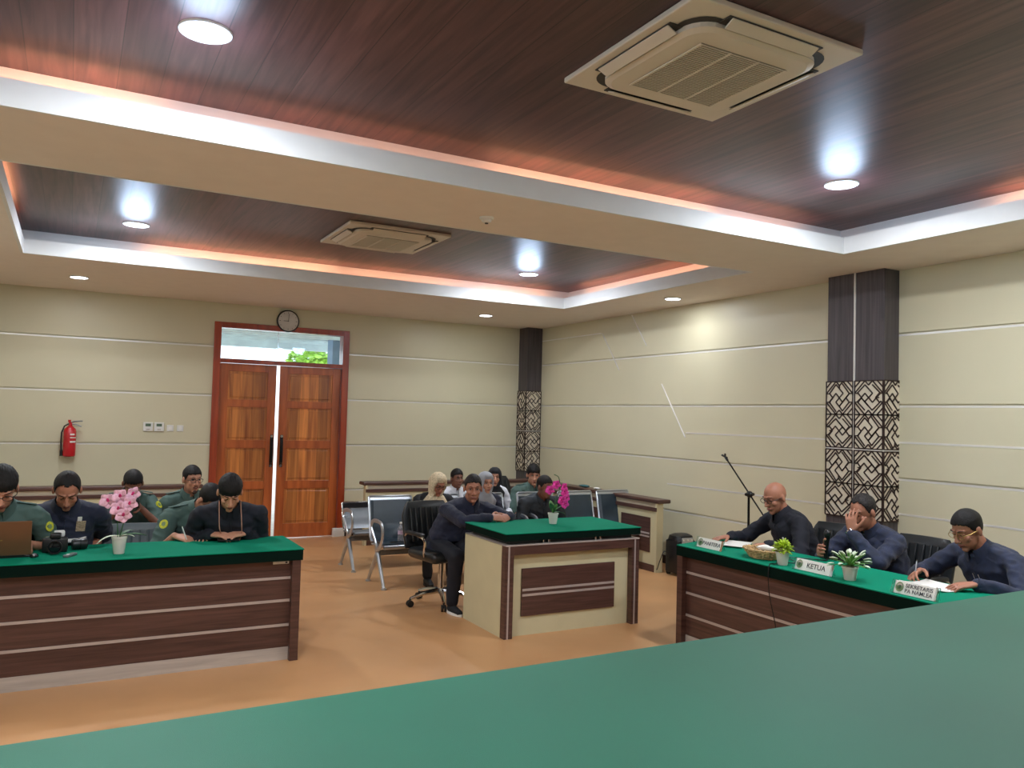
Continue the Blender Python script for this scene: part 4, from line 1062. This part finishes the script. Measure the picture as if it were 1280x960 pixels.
# ------------------------------------------------------------------ things on the desks
def pot(t, c, r, h, m='pot'):
    x, y, z = c
    o = MB().lathe(c, [(r*.66, 0), (r*.70, .004), (r*.94, h*.86), (r*1.02, h*.87), (r*1.03, h), (r*.92, h), (r*.88, h*.9), (.001, h*.88)], 32, cap=False).build('flower_pot', M[m], t, True)
    MB().lathe((x, y, z+h*.86), [(r*.88, 0), (r*.5, .006), (.001, .008)], 24, cap=False).build('potting_moss', M['soil'], t, True)
def leafm(mb, p0, d, L, w, droop=.4, n=8, fold=.25):
    """blade starting at p0 along d with a midrib fold"""
    p0, d = V(p0), V(d).normalized(); s = d.cross(UP)
    s = s.normalized() if s.length > .05 else V((1, 0, 0)); rows = []; p = p0.copy(); dd = d.copy()
    for i in range(n+1):
        t = i/n; ww = w*math.sin(PI*min(1, t*.92+.06))**.8; up = s.cross(dd).normalized()
        rows.append((p-s*ww+up*ww*fold, p.copy(), p+s*ww+up*ww*fold)); dd = (dd-UP*droop/n*1.3).normalized(); p = p+dd*L/n
    vs = [[mb.b.verts.new(q) for q in r] for r in rows]
    for a, b_ in zip(vs, vs[1:]):
        for k in (0, 1): mb.b.faces.new((a[k], a[k+1], b_[k+1], b_[k]))
def solid(o, th=.0015):
    m = o.modifiers.new('s', 'SOLIDIFY'); m.thickness = th; return o
def blossom(t, c, f, size, m, mc):
    f = V(f).normalized(); x, y = axes(f); mb = MB(); rnd = random.uniform(0, .3)
    for k, (L, w) in enumerate(((1, .55), (1.05, .50), (1, .50), (1.0, .50), (1.05, .55))):
        a = rnd+PI/2+k*2*PI/5; d = x*math.cos(a)+y*math.sin(a)*(1); s = f.cross(d)
        rows = []
        for i in range(6):
            u = i/5; ww = w*size*math.sin(PI*min(1, u*.85+.1)); q = V(c)+d*(L*size*u)+f*(size*.30*u*u-.0*size+.002*k)
            rows.append([mb.b.verts.new(q-s*ww+f*ww*.25), mb.b.verts.new(q), mb.b.verts.new(q+s*ww+f*ww*.25)])
        for a_, b_ in zip(rows, rows[1:]):
            for j in (0, 1): mb.b.faces.new((a_[j], a_[j+1], b_[j+1], b_[j]))
    o = solid(mb.build('blossom', M[m], t, 'all'))
    mb = MB(); mb.ell(V(c)+f*size*.12, (size*.2,)*3, None, 10, 6); mb.cap(V(c)+f*size*.15, V(c)+f*size*.35-y*size*.2, size*.1, size*.14, 8, 2); mb.build('blossom_center', M[mc], o, True)
TC = V((0, 0, 1.75))
def orchid(x, y, z, label, stems, blooms, m, mc, leaves, r, h, size, group=None):
    t = thing('potted_orchid', label, 'potted plant', (x, y, z), group); pot(t, (x, y, z), r, h)
    for s in stems: MB().tube(cr([(x+a, y+b_, z+c) for a, b_, c in s]), .0035, 6).build('flower_stem', M['leafd'], t, True)
    for a, b_, c, fx in blooms: blossom(t, (x+a, y+b_, z+c), (fx, -1, -.1), size, m, mc)
    for d, L, w, dr, mm in leaves:
        mb = MB(); leafm(mb, (x, y, z+h), d, L, w, dr); solid(mb.build('leaf', M[mm], t, 'all'))
orchid(.317, 5.95, TZ, 'pale pink orchid in a white pot on the left desk', [[(0, 0, .1), (.02, -.01, .2), (.05, -.01, .30), (.03, -.02, .38), (-.02, -.02, .39)], [(-.01, 0, .1), (-.02, -.01, .25), (-.04, -.02, .33)]],
       [(-.078, -.03, .355, -.3), (-.010, -.05, .385, -.1), (.060, -.03, .395, .5), (.045, -.05, .335, .2), (-.020, -.06, .305, 0), (.012, -.06, .262, .1)], 'petp', 'petc',
       [((-1, -.2, .35), .15, .016, .9, 'leaft'), ((1, -.1, .35), .17, .022, .5, 'leafd'), ((.6, .5, .5), .12, .02, .5, 'leafd'), ((.8, -.4, .4), .10, .015, .6, 'leaft')], .048, .115, .052)
orchid(3.745, 6.05, .827, 'magenta orchid in a white pot on the middle desk', [[(0, 0, .1), (.02, 0, .2), (.06, 0, .30), (.05, 0, .40), (.0, 0, .43)], [(0, 0, .1), (.04, 0, .2), (.1, 0, .27), (.12, 0, .24)]],
       [(-.055, -.02, .30, -.4), (0, -.03, .345, -.2), (.075, -.03, .32, .2), (.085, -.03, .28, 0), (.05, -.04, .21, 0), (.105, -.03, .225, .4), (.085, -.04, .175, .1)], 'petm', 'petc',
       [((-.4, -.3, .8), .12, .025, .3, 'leafd'), ((.5, -.3, .7), .13, .025, .5, 'leafd'), ((.1, .5, .8), .13, .025, .3, 'leafg'), ((1, 0, .3), .13, .02, .6, 'leafd'), ((0, -.6, 1), .10, .022, .2, 'leafg')], .047, .095, .043)
# lime bush
t = thing('potted_plant', 'small lime green bushy plant in a white pot beside the wicker basket', 'potted plant', (4.36, 4.02, TZ)); pot(t, (4.36, 4.02, TZ), .048, .09)
rnd = random.Random(3); mb = MB()
for i in range(150):
    a, e = rnd.uniform(0, 2*PI), rnd.uniform(-.15, 1.4); d = V((math.cos(a)*math.cos(e), math.sin(a)*math.cos(e), math.sin(e)))
    leafm(mb, V((4.36, 4.02, TZ+.10))+d*rnd.uniform(.02, .055), d+V((rnd.uniform(-.5, .5), rnd.uniform(-.5, .5), rnd.uniform(-.2, .6))), rnd.uniform(.025, .04), .010, .5, 4)
solid(mb.build('foliage', M['leafy'], t, 'all'))
# spiky plant with white tips
c = V((4.36, 3.47, TZ)); t = thing('potted_plant', 'spiky green plant with white leaf tips in a white pot near the KETUA plate', 'potted plant', c); pot(t, c, .05, .085)
for i in range(26):
    a = i*2.4; e = .15+1.2*(i/26); d = V((math.cos(a)*math.cos(e), math.sin(a)*math.cos(e), math.sin(e)))
    mb = MB(); L = .13 if e < 1 else .10; leafm(mb, c+V((0, 0, .085))+d*.01, d, L, .010, .35, 8)
    o = solid(mb.build('leaf', M['leafg'], t, 'all')); mb = MB(); leafm(mb, c+V((0, 0, .083))+d*(L*.74), d-UP*.25, L*.36, .0115, .2, 6); solid(mb.build('leaf_tip', M['leaft'], o, 'all'), .004)
# name plates (acrylic tents)
def plate(y0, y1, x, lines, label, size):
    h, dep = .075, .05; yc = (y0+y1)/2; W = abs(y0-y1); z = TZ+.002
    t = thing('name_plate', label, 'name plate', (x, yc, TZ), 'name plates on the right desk'); 
    up = V((.34, 0, .94)).normalized(); ac = V((0, -1, 0)); nn = ac.cross(up)
    o = V((x, yc, z)); mb = MB(); mb.box(-W/2, W/2, 0, h, -.002, .002, .001, M=frame(o, ac, up, nn)); mb.build('white_card', M['paper'], t)
    mb = MB(); dn = V((.34, 0, -.94)).normalized(); top = o+up*h
    mb.box(-W/2, W/2, 0, h, -.001, .001, M=frame(top, ac, dn, ac.cross(dn))); mb.build('back_panel', M['glass'], t)
    for sg in (-1, 1):
        mb = MB(); mb.box(-.012, .012, -.002, h+.004, -.0035, .0035, .001, M=frame(o+ac*sg*(W/2+.006), ac, up, nn)); mb.build('acrylic_end', M['glass'], t)
    e = o+ac*(-W/2+.035)+up*h*.52+nn*.0022
    mb = MB(); mb.cyl(e, e+nn*.0012, .024, n=28); em = mb.build('emblem', M['laml'], t)
    mb = MB(); x_, y_ = axes(nn); R = []
    for rr, hh in ((.024, .0012), (.026, .002), (.021, .002), (.020, .0012)): R.append(mb.ring(e+nn*hh, x_, y_, rr, rr*1.1, 28))
    mb.loft(R); mb.build('emblem_ring', M['emb'], em)
    mb = MB(); mb.box(-.007, .007, -.010, .010, 0, .0022, M=frame(e, ac, up, nn)); mb.build('emblem_shield', M['leafd'], em)
    for i, l in enumerate(lines):
        yy = .5 if len(lines) == 1 else (.70, .30)[i]
        text_obj('lettering', l, size, frame(o+ac*.025+up*h*yy+nn*.003, ac, up, nn), M['ink'], t)
plate(4.86, 4.60, 4.33, ['PANITERA'], 'white name plate reading PANITERA in front of the bald man', .042)
plate(3.88, 3.59, 4.32, ['KETUA'], 'white name plate reading KETUA before the man with the microphone', .048)
plate(3.11, 2.85, 4.285, ['SEKRETARIS', 'PA NAMLEA'], 'white name plate with two lines reading SEKRETARIS PA NAMLEA', .032)
# basket with packets
c = V((4.44, 4.27, TZ)); t = thing('wicker_basket', 'round woven basket on the right desk', 'basket', c)
mb = MB(); n = 72
for L_ in range(6):
    pts = []; rr = .085+.008*L_
    for k in range(n+1):
        a = 2*PI*k/n; q = rr+.006*math.sin(a*18+L_*PI); pts.append(c+V((q*math.cos(a)*.95, q*math.sin(a)*1.25, .010+.011*L_)))
    mb.tube(pts, .0065, 6, cap=False)
mb.build('woven_side', M['wicker'], t, True)
mb = MB()
for k in range(26):
    a = 2*PI*k/26; mb.tube([c+V((.083*math.cos(a)*.95, .083*math.sin(a)*1.25, .004)), c+V((.131*math.cos(a)*.95, .131*math.sin(a)*1.25, .072))], .0045, 6)
mb.build('basket_stakes', M['wicker'], t, True)
MB().lathe(c, [(.001, .002), (.085, .002), (.085, .008), (.001, .008)], 28).build('basket_base', M['wicker'], t)
def packet(loc, sx, sy, sz, rz, label, m='paper', tilt=0):
    g = MB(); gx = []; 
    for i in range(9):
        v = -1+2*i/8; hh = sz*(1-abs(v)**3)*.5+.001; w = sx*(1-.06*abs(v))
        gx.append(g.ring(V((0, v*sy/2, 0)), V((1, 0, 0)), V((0, 0, 1)), w/2, hh, 14, .7))
    g.loft(gx); g.xf(Matrix.Translation(loc) @ Matrix.Rotation(rz, 4, 'Z') @ Matrix.Rotation(tilt, 4, 'Y')); return tag(g.build('tissue_packet', M[m], None, True), label, 'packet', 'packets in the basket')
packet(c+V((.01, -.045, .072)), .085, .15, .035, .2, 'white tissue packet lying in the woven basket, nearer the plant', tilt=.2)
packet(c+V((.03, .03, .070)), .08, .13, .03, -.5, 'white tissue packet lying in the woven basket, nearer the bald man', tilt=-.2)
# papers
def paper(x, y, rz, w, h, label, z=TZ, curl=0):
    mb = MB(); n = 10; rows = []
    for i in range(n+1):
        u = i/n-.5; rows.append([V((u*w, -h/2, .002+curl*u*u*4)), V((u*w, h/2, .002+curl*u*u*4))])
    vs = [[mb.b.verts.new(p) for p in r] for r in rows]
    for a, b_ in zip(vs, vs[1:]): mb.b.faces.new((a[0], a[1], b_[1], b_[0]))
    mb.xf(Matrix.Translation((x, y, z)) @ Matrix.Rotation(rz, 4, 'Z')); o = mb.build('paper_sheet', M['paper'], None, True); tag(o, label, 'paper', 'loose papers on the desks'); m = o.modifiers.new('s', 'SOLIDIFY'); m.thickness = .003; return o
paper(4.66, 4.80, .5, .30, .21, 'sheaf of white paper under the hands of the bald man', curl=.012)
paper(4.66, 3.12, -.2, .21, .30, 'open white notebook page the right hand man writes on', curl=.014)
paper(4.60, 4.42, .2, .2, .14, 'white sheet behind the woven basket', curl=.01)
# microphone
hx, hy, hz = 4.775, 4.045, .86
ax = V((.12, .0, 1)).normalized(); b0 = V((hx-.0, hy-.035, hz-.06))
t = thing('microphone', 'black hand microphone held upright by the man wiping his eyes', 'microphone', b0)
MB().tube([b0, b0+ax*.03, b0+ax*.14, b0+ax*.155], [.012, .014, .018, .022], 16).build('mic_handle', M['blackm'], t, True)
MB().ell(b0+ax*.178, (.026, .026, .028), None, 20, 14).build('mic_grille', M['black'], t, True)
MB().tube(cr([b0, b0+V((0, -.01, -.012)), V((4.70, 4.12, TZ+.006)), V((4.60, 4.20, TZ+.006)), V((4.50, 3.99, TZ+.006)), V((4.40, 4.08, TZ+.006)), V((4.30, 4.03, TZ+.006)), V((4.232, 4.02, TZ)), V((4.225, 4.01, .60)), V((4.222, 3.93, .3)), V((4.20, 3.95, .012)), V((4.3, 4.1, .006))], 5), .0035, 6).build('mic_cable', M['black'], t, True)
# pens
def pen(p, d, m, label, L=.13):
    p, d = V(p), V(d).normalized(); t = thing('pen', label, 'pen', p)
    MB().tube([p, p+d*.012, p+d*L], [.0012, .0045, .0045], 10).build('barrel', M[m], t, True); MB().tube([p+d*L, p+d*(L+.01)], .003, 8).build('clicker', M['chrome'], t, True)
W, D = p16.arms['R'][2:4]; q = W+V(D)*.10; pen(V((q.x-.015, q.y-.02, TZ+.004)), (.35, .1, 1), 'steel', 'silver pen held by the man writing at the right end', .12)
W, D = p5.arms['R'][2:4]; q = W+V(D)*.10; pen(V((q.x, q.y-.02, TZ+.004)), (-.35, .1, 1), 'whitep', 'white and blue pen held by the bent over man in green', .11)
# microphone stand
sx, sy = 5.62, 5.60
t = thing('microphone_stand', 'black boom microphone stand standing behind the bald man', 'microphone stand', (sx, sy, 0))
for k in range(3):
    a = k*2*PI/3+.4; MB().tube([(sx, sy, .16), (sx+.30*math.cos(a), sy+.30*math.sin(a), .012)], .008, 8).build('tripod_leg', M['blackm'], t, True)
MB().cyl((sx, sy, .12), (sx, sy, 1.07), .011, n=14).build('pole', M['blackm'], t, True)
jt = V((sx, sy-.01, 1.085)); tip = V((5.60, 5.87, 1.39)); d = (tip-jt).normalized()
mb = MB(); mb.ell(jt, (.028, .034, .032)); mb.cyl(jt-V((.05, 0, 0)), jt+V((.05, 0, 0)), .014); mb.build('joint', M['black'], t, True)
MB().tube([jt-d*.30, tip], .0075, 10).build('boom', M['blackm'], t, True)
MB().cyl(jt-d*.30, jt-d*.36, .02, n=14).build('counterweight', M['black'], t, True)
mb = MB(); mb.cap(tip, tip+d*.03, .012, .012); mb.tube([tip+d*.03+V((0, -.02, .0)), tip+d*.04, tip+d*.07+V((0, -.02, .01))], .009, 8); mb.tube([tip+d*.04, tip+d*.06+V((0, .03, 0))], .010, 8); mb.build('mic_clip', M['black'], t, True)
# speaker / amplifier on the floor
bx0, bx1, by0, by1 = 6.06, 6.32, 7.10, 7.33
t = thing('portable_speaker', 'black portable speaker on the floor between the partition and right desk', 'speaker', (6.19, 7.2, 0))
MB().box(bx0, bx1, by0, by1, .03, .40, .02).build('cabinet', M['black'], t, True)
mb = MB(); mb.loft([mb.ring(V((6.19, 7.215, .40)), X_, Y_, .128, .112, 24, .5), mb.ring(V((6.19, 7.215, .45)), X_, Y_, .12, .10, 24, .55), mb.ring(V((6.19, 7.215, .47)), X_, Y_, .08, .06, 24, .7)]); mb.build('top_cap', M['black'], t, True)
MB().box(bx0+.05, bx1-.05, by0-.006, by0+.01, .345, .435, .004).build('control_panel', M['steel'], t)
for i, x in enumerate((6.13, 6.19, 6.25)): MB().cyl((x, by0-.012, .41), (x, by0-.004, .41), .009, n=12).build('knob', M['paper'], t, True)
MB().box(bx0+.01, bx0+.075, by0-.008, by0, .27, .315, .003).build('label_sticker', M['orange'], t)
mb = MB(); mb.box(bx0+.02, bx1-.02, by0-.004, by0+.004, .05, .26, .003); mb.build('speaker_grille', M['blackm'], t)
for x in (bx0+.03, bx1-.03): MB().cyl((x-.012, 7.30, .03), (x+.012, 7.30, .03), .03, n=16).build('wheel', M['black'], t, True)
for x in (bx0+.04, bx1-.04): MB().cyl((x, by0+.04, 0), (x, by0+.04, .035), .015, n=12).build('foot', M['black'], t, True)
tag(MB().tube(cr([(bx0, 7.25, .2), (6.0, 7.27, .27), (5.955, 7.29, .16), (5.95, 7.33, .06), (5.975, 7.37, .05)]), .005, 6).build('power_cable', M['black'], None, True), 'thin cable looping from the portable speaker to the partition foot', 'cable')
# things on the right partition cap
zc_ = .841
mb = MB(); rn = random.Random(2); R = []
for i in range(7):
    v = -1+2*i/6; R.append(mb.ring(V((6.07, 9.03+v*.10, zc_+.016)), X_, UP, .05*(1-.5*abs(v)**2), .014*(1-.6*abs(v)**2)+.002, 12))
mb.loft(R); tag(mb.build('folded_cloth', M['teal'], None, True), 'folded teal cloth lying on the right wall partition', 'cloth')
mb = MB(); R = []
for i in range(6):
    v = -1+2*i/5; R.append(mb.ring(V((6.06, 8.72+v*.05, zc_+.012)), X_, UP, .035*(1-.4*v*v), .011*(1-.5*v*v)+.001, 10))
mb.loft(R); tag(mb.build('crumpled_tissue', M['paper'], None, True), 'crumpled white tissue beside the teal cloth on the partition', 'tissue')
# laptop: lid seen from behind
t = thing('laptop', 'laptop with a copper brown lid at the left edge of the desk', 'laptop', (-.36, 6.0, TZ))
MB().box(-.54, -.185, 5.985, 6.20, TZ, TZ+.016, .004).build('keyboard_base', M['black'], t)
o = V((-.3625, 5.985, TZ+.016)); up = V((0, -.22, 1)).normalized(); mb = MB(); mb.box(-.178, .178, 0, .225, -.004, .004, .004, M=frame(o, X_, up, X_.cross(up))); ld_ = mb.build('lid', M['copper'], t)
mb = MB(); mb.box(-.165, .165, .012, .213, -.0048, -.0042, M=frame(o, X_, up, X_.cross(up))); mb.build('screen', M['screen'], ld_)
MB().cyl((-.50, 5.988, TZ+.016), (-.22, 5.988, TZ+.016), .008, n=10).build('hinge', M['black'], t, True)
mb = MB(); mb.box(-.022, .022, .10, .106, .004, .0046, M=frame(o, X_, up, X_.cross(up))); mb.build('lid_mark', M['gold'], ld_)
# camera with lens on the desk
c = V((-.055, 6.14, TZ)); t = thing('camera', 'black camera with a large lens lying on the left desk beside the laptop', 'camera', c)
MB().box(-.13, .02, 6.11, 6.185, TZ, TZ+.095, .012).build('camera_body', M['black'], t, True)
MB().box(-.085, -.02, 6.10, 6.17, TZ+.09, TZ+.125, .01).build('viewfinder_hump', M['black'], t, True)
mb = MB(); mb.lathe((-.055, 6.115, TZ+.047), [(.038, 0), (.040, .02), (.036, .05), (.043, .06), (.043, .10), (.038, .10), (.034, .085)], 28, (0, -1, 0), False); mb.build('lens', M['black'], t, True)
MB().lathe((-.055, 6.03, TZ+.047), [(.034, 0), (.02, .004), (.001, .005)], 24, (0, -1, 0), False).build('front_glass', M['screen'], t, True)
MB().lathe((-.055, 6.05, TZ+.047), [(.0438, 0), (.0438, .006)], 28, (0, -1, 0), False).build('lens_ring', M['steel'], t, True)
MB().cyl((-.10, 6.14, TZ+.095), (-.10, 6.14, TZ+.103), .012, n=14).build('mode_dial', M['steel'], t, True)
c = V((-.035, 6.22, TZ)); t = thing('camera_flash', 'small flash unit with a pale head standing behind the camera', 'flash', c)
MB().box(-.06, -.01, 6.20, 6.245, TZ, TZ+.09, .008).build('flash_body', M['black'], t, True); MB().box(-.065, .0, 6.19, 6.25, TZ+.09, TZ+.13, .01).build('flash_head', M['whitep'], t, True)
c = V((.10, 6.2, TZ)); t = thing('camera_lens', 'spare black camera lens lying between the camera and the orchid', 'lens', c)
MB().lathe((.045, 6.19, TZ+.036), [(.001, 0), (.032, 0), (.036, .01), (.034, .05), (.036, .08), (.030, .09), (.001, .085)], 24, (1, .2, 0)).build('barrel', M['black'], t, True)
MB().lathe((.085, 6.198, TZ+.036), [(.0365, 0), (.0365, .008)], 24, (1, .2, 0), False).build('grip_ring', M['blackm'], t, True)
t = thing('tablet', 'thin pale tablet held in front of the man in the navy polo shirt', 'tablet', (.03, 6.40, TZ+.03))
mb = MB(); mb.box(-.10, .10, -.065, .065, -.003, .003, .002, M=Matrix.Translation((.035, 6.385, TZ+.045)) @ Matrix.Rotation(.22, 4, 'X')); mb.build('case', M['steel'], t); 
mb = MB(); mb.box(-.093, .093, -.058, .058, .003, .0036, M=Matrix.Translation((.035, 6.385, TZ+.045)) @ Matrix.Rotation(.22, 4, 'X')); mb.build('screen', M['paper'], t)
t = thing('remote_control', 'small grey voice recorder lying on the left desk before the camera', 'voice recorder', (.035, 5.93, TZ))
Rm = Matrix.Translation((.035, 5.94, TZ+.008)) @ Matrix.Rotation(-.5, 4, 'Z')
t.name = 'voice_recorder'; ROOTLOC[t.name] = V((.035, 5.93, TZ))
mb = MB(); mb.box(-.018, .018, -.055, .055, -.008, .008, .004, M=Rm); mb.build('case', M['steelp'], t); mb = MB(); mb.box(-.013, .013, .0, .035, .008, .009, M=Rm); mb.build('display', M['lcd'], t); mb = MB(); mb.cyl((0, -.025, .007), (0, -.025, .0105), .009, n=14); mb.xf(Rm); mb.build('button', M['paper'], t)
t = thing('computer_mouse', 'small black and silver mouse beside the copper laptop', 'mouse', (-.165, 5.97, TZ))
MB().ell((-.165, 5.97, TZ+.010), (.024, .035, .014)).build('mouse_body', M['black'], t, True); MB().ell((-.165, 5.965, TZ+.016), (.016, .026, .010)).build('top_shell', M['steel'], t, True)
t = thing('smartphone', 'black smartphone in the hands of the man wearing a lanyard', 'phone', (1.05, 6.2, TZ)); mb = MB(); mb.box(-.075, .075, -.036, .036, 0, .008, .003, M=Matrix.Translation((1.05, 6.21, TZ+.022)) @ Matrix.Rotation(.35, 4, 'X')); mb.build('case', M['black'], t)
mb = MB(); mb.box(-.07, .07, -.032, .032, .008, .0086, M=Matrix.Translation((1.05, 6.21, TZ+.022)) @ Matrix.Rotation(.35, 4, 'X')); mb.build('screen', M['screen'], t)
# camera in the hands of the man behind the orchid
t = thing('camera', 'black camera held up by the man behind the pink orchid', 'camera', (.475, 7.49, .86))
MB().box(.41, .54, 7.46, 7.53, .90, .99, .012).build('camera_body', M['black'], t, True); MB().lathe((.475, 7.47, .945), [(.034, 0), (.036, .05), (.04, .09), (.034, .09), (.02, .07), (.001, .07)], 24, (0, -1, 0)).build('lens', M['black'], t, True)
MB().box(.45, .50, 7.46, 7.52, .985, 1.015, .008).build('viewfinder_hump', M['black'], t, True)
# things on the empty padded seat
bx, by, bz = 3.03, 7.86, .446
t = thing('water_bottle', 'small clear plastic water bottle standing on the empty padded seat', 'bottle', (bx, by, bz))
MB().lathe((bx, by, bz), [(.028, 0), (.031, .006), (.031, .05), (.028, .06), (.031, .07), (.031, .12), (.022, .15), (.012, .165), (.012, .178)], 24).build('bottle_body', mat('clear_plastic', (226, 226, 232), .1, trans=.75), t, True)
MB().cyl((bx, by, bz+.178), (bx, by, bz+.196), .0145, n=16).build('bottle_cap', M['paper'], t, True)
MB().lathe((bx, by, bz+.07), [(.0316, 0), (.0316, .04)], 24, cap=False).build('bottle_label', mat('bottle_label', (196, 170, 190), .5), t, True)
t = thing('smartphone', 'dark phone lying flat beside the water bottle on the padded seat', 'phone', (3.0, 7.83, bz)); MB().box(2.90, 3.14, 7.78, 7.83, bz, bz+.006, .002).build('case', M['screen'], t); MB().box(2.90, 2.98, 7.78, 7.785, bz+.001, bz+.005).build('edge', M['chrome'], t)
mb = MB(); mb.box(-.10, .10, -.07, .07, 0, .012, .003, M=Matrix.Translation((3.30, 7.86, bz)) @ Matrix.Rotation(.1, 4, 'Z')); nb = mb.build('booklet', M['paper'], None); tag(nb, 'white folded booklet lying at the right edge of the padded seat', 'booklet')
EXPO = 0.06
# ------------------------------------------------------------------ world, camera, view
w = bpy.data.worlds.new('World'); sc.world = w; w.use_nodes = True
nt = w.node_tree; bg = nt.nodes['Background']; bg.inputs['Strength'].default_value = 3.0
tc = nt.nodes.new('ShaderNodeTexCoord'); nz = nt.nodes.new('ShaderNodeTexNoise'); nz.inputs['Scale'].default_value = 2
rp = nt.nodes.new('ShaderNodeValToRGB'); rp.color_ramp.elements[0].color = (.62, .82, 1, 1); rp.color_ramp.elements[1].color = (1, 1, 1, 1)
nt.links.new(tc.outputs['Generated'], nz.inputs['Vector']); nt.links.new(nz.outputs['Fac'], rp.inputs['Fac']); nt.links.new(rp.outputs[0], bg.inputs['Color'])
cd = bpy.data.cameras.new('camera'); cam = bpy.data.objects.new('camera', cd); COL.objects.link(cam)
cd.sensor_width = 36; cd.lens = 1007.5/1280*36; cd.clip_start = .05
r = V((.87707554, -.4796142, .02662164)); dn = V((.04302456, .0232395, -.99880369)); fw = V((.47842176, .87717167, .04101799))
cam.matrix_world = frame((0, 0, 1.75), r, -dn, -fw)
sc.camera = cam
sc.view_settings.view_transform = 'Standard'; sc.view_settings.look = 'None'
sc.view_settings.exposure = EXPO; sc.view_settings.gamma = 1.0
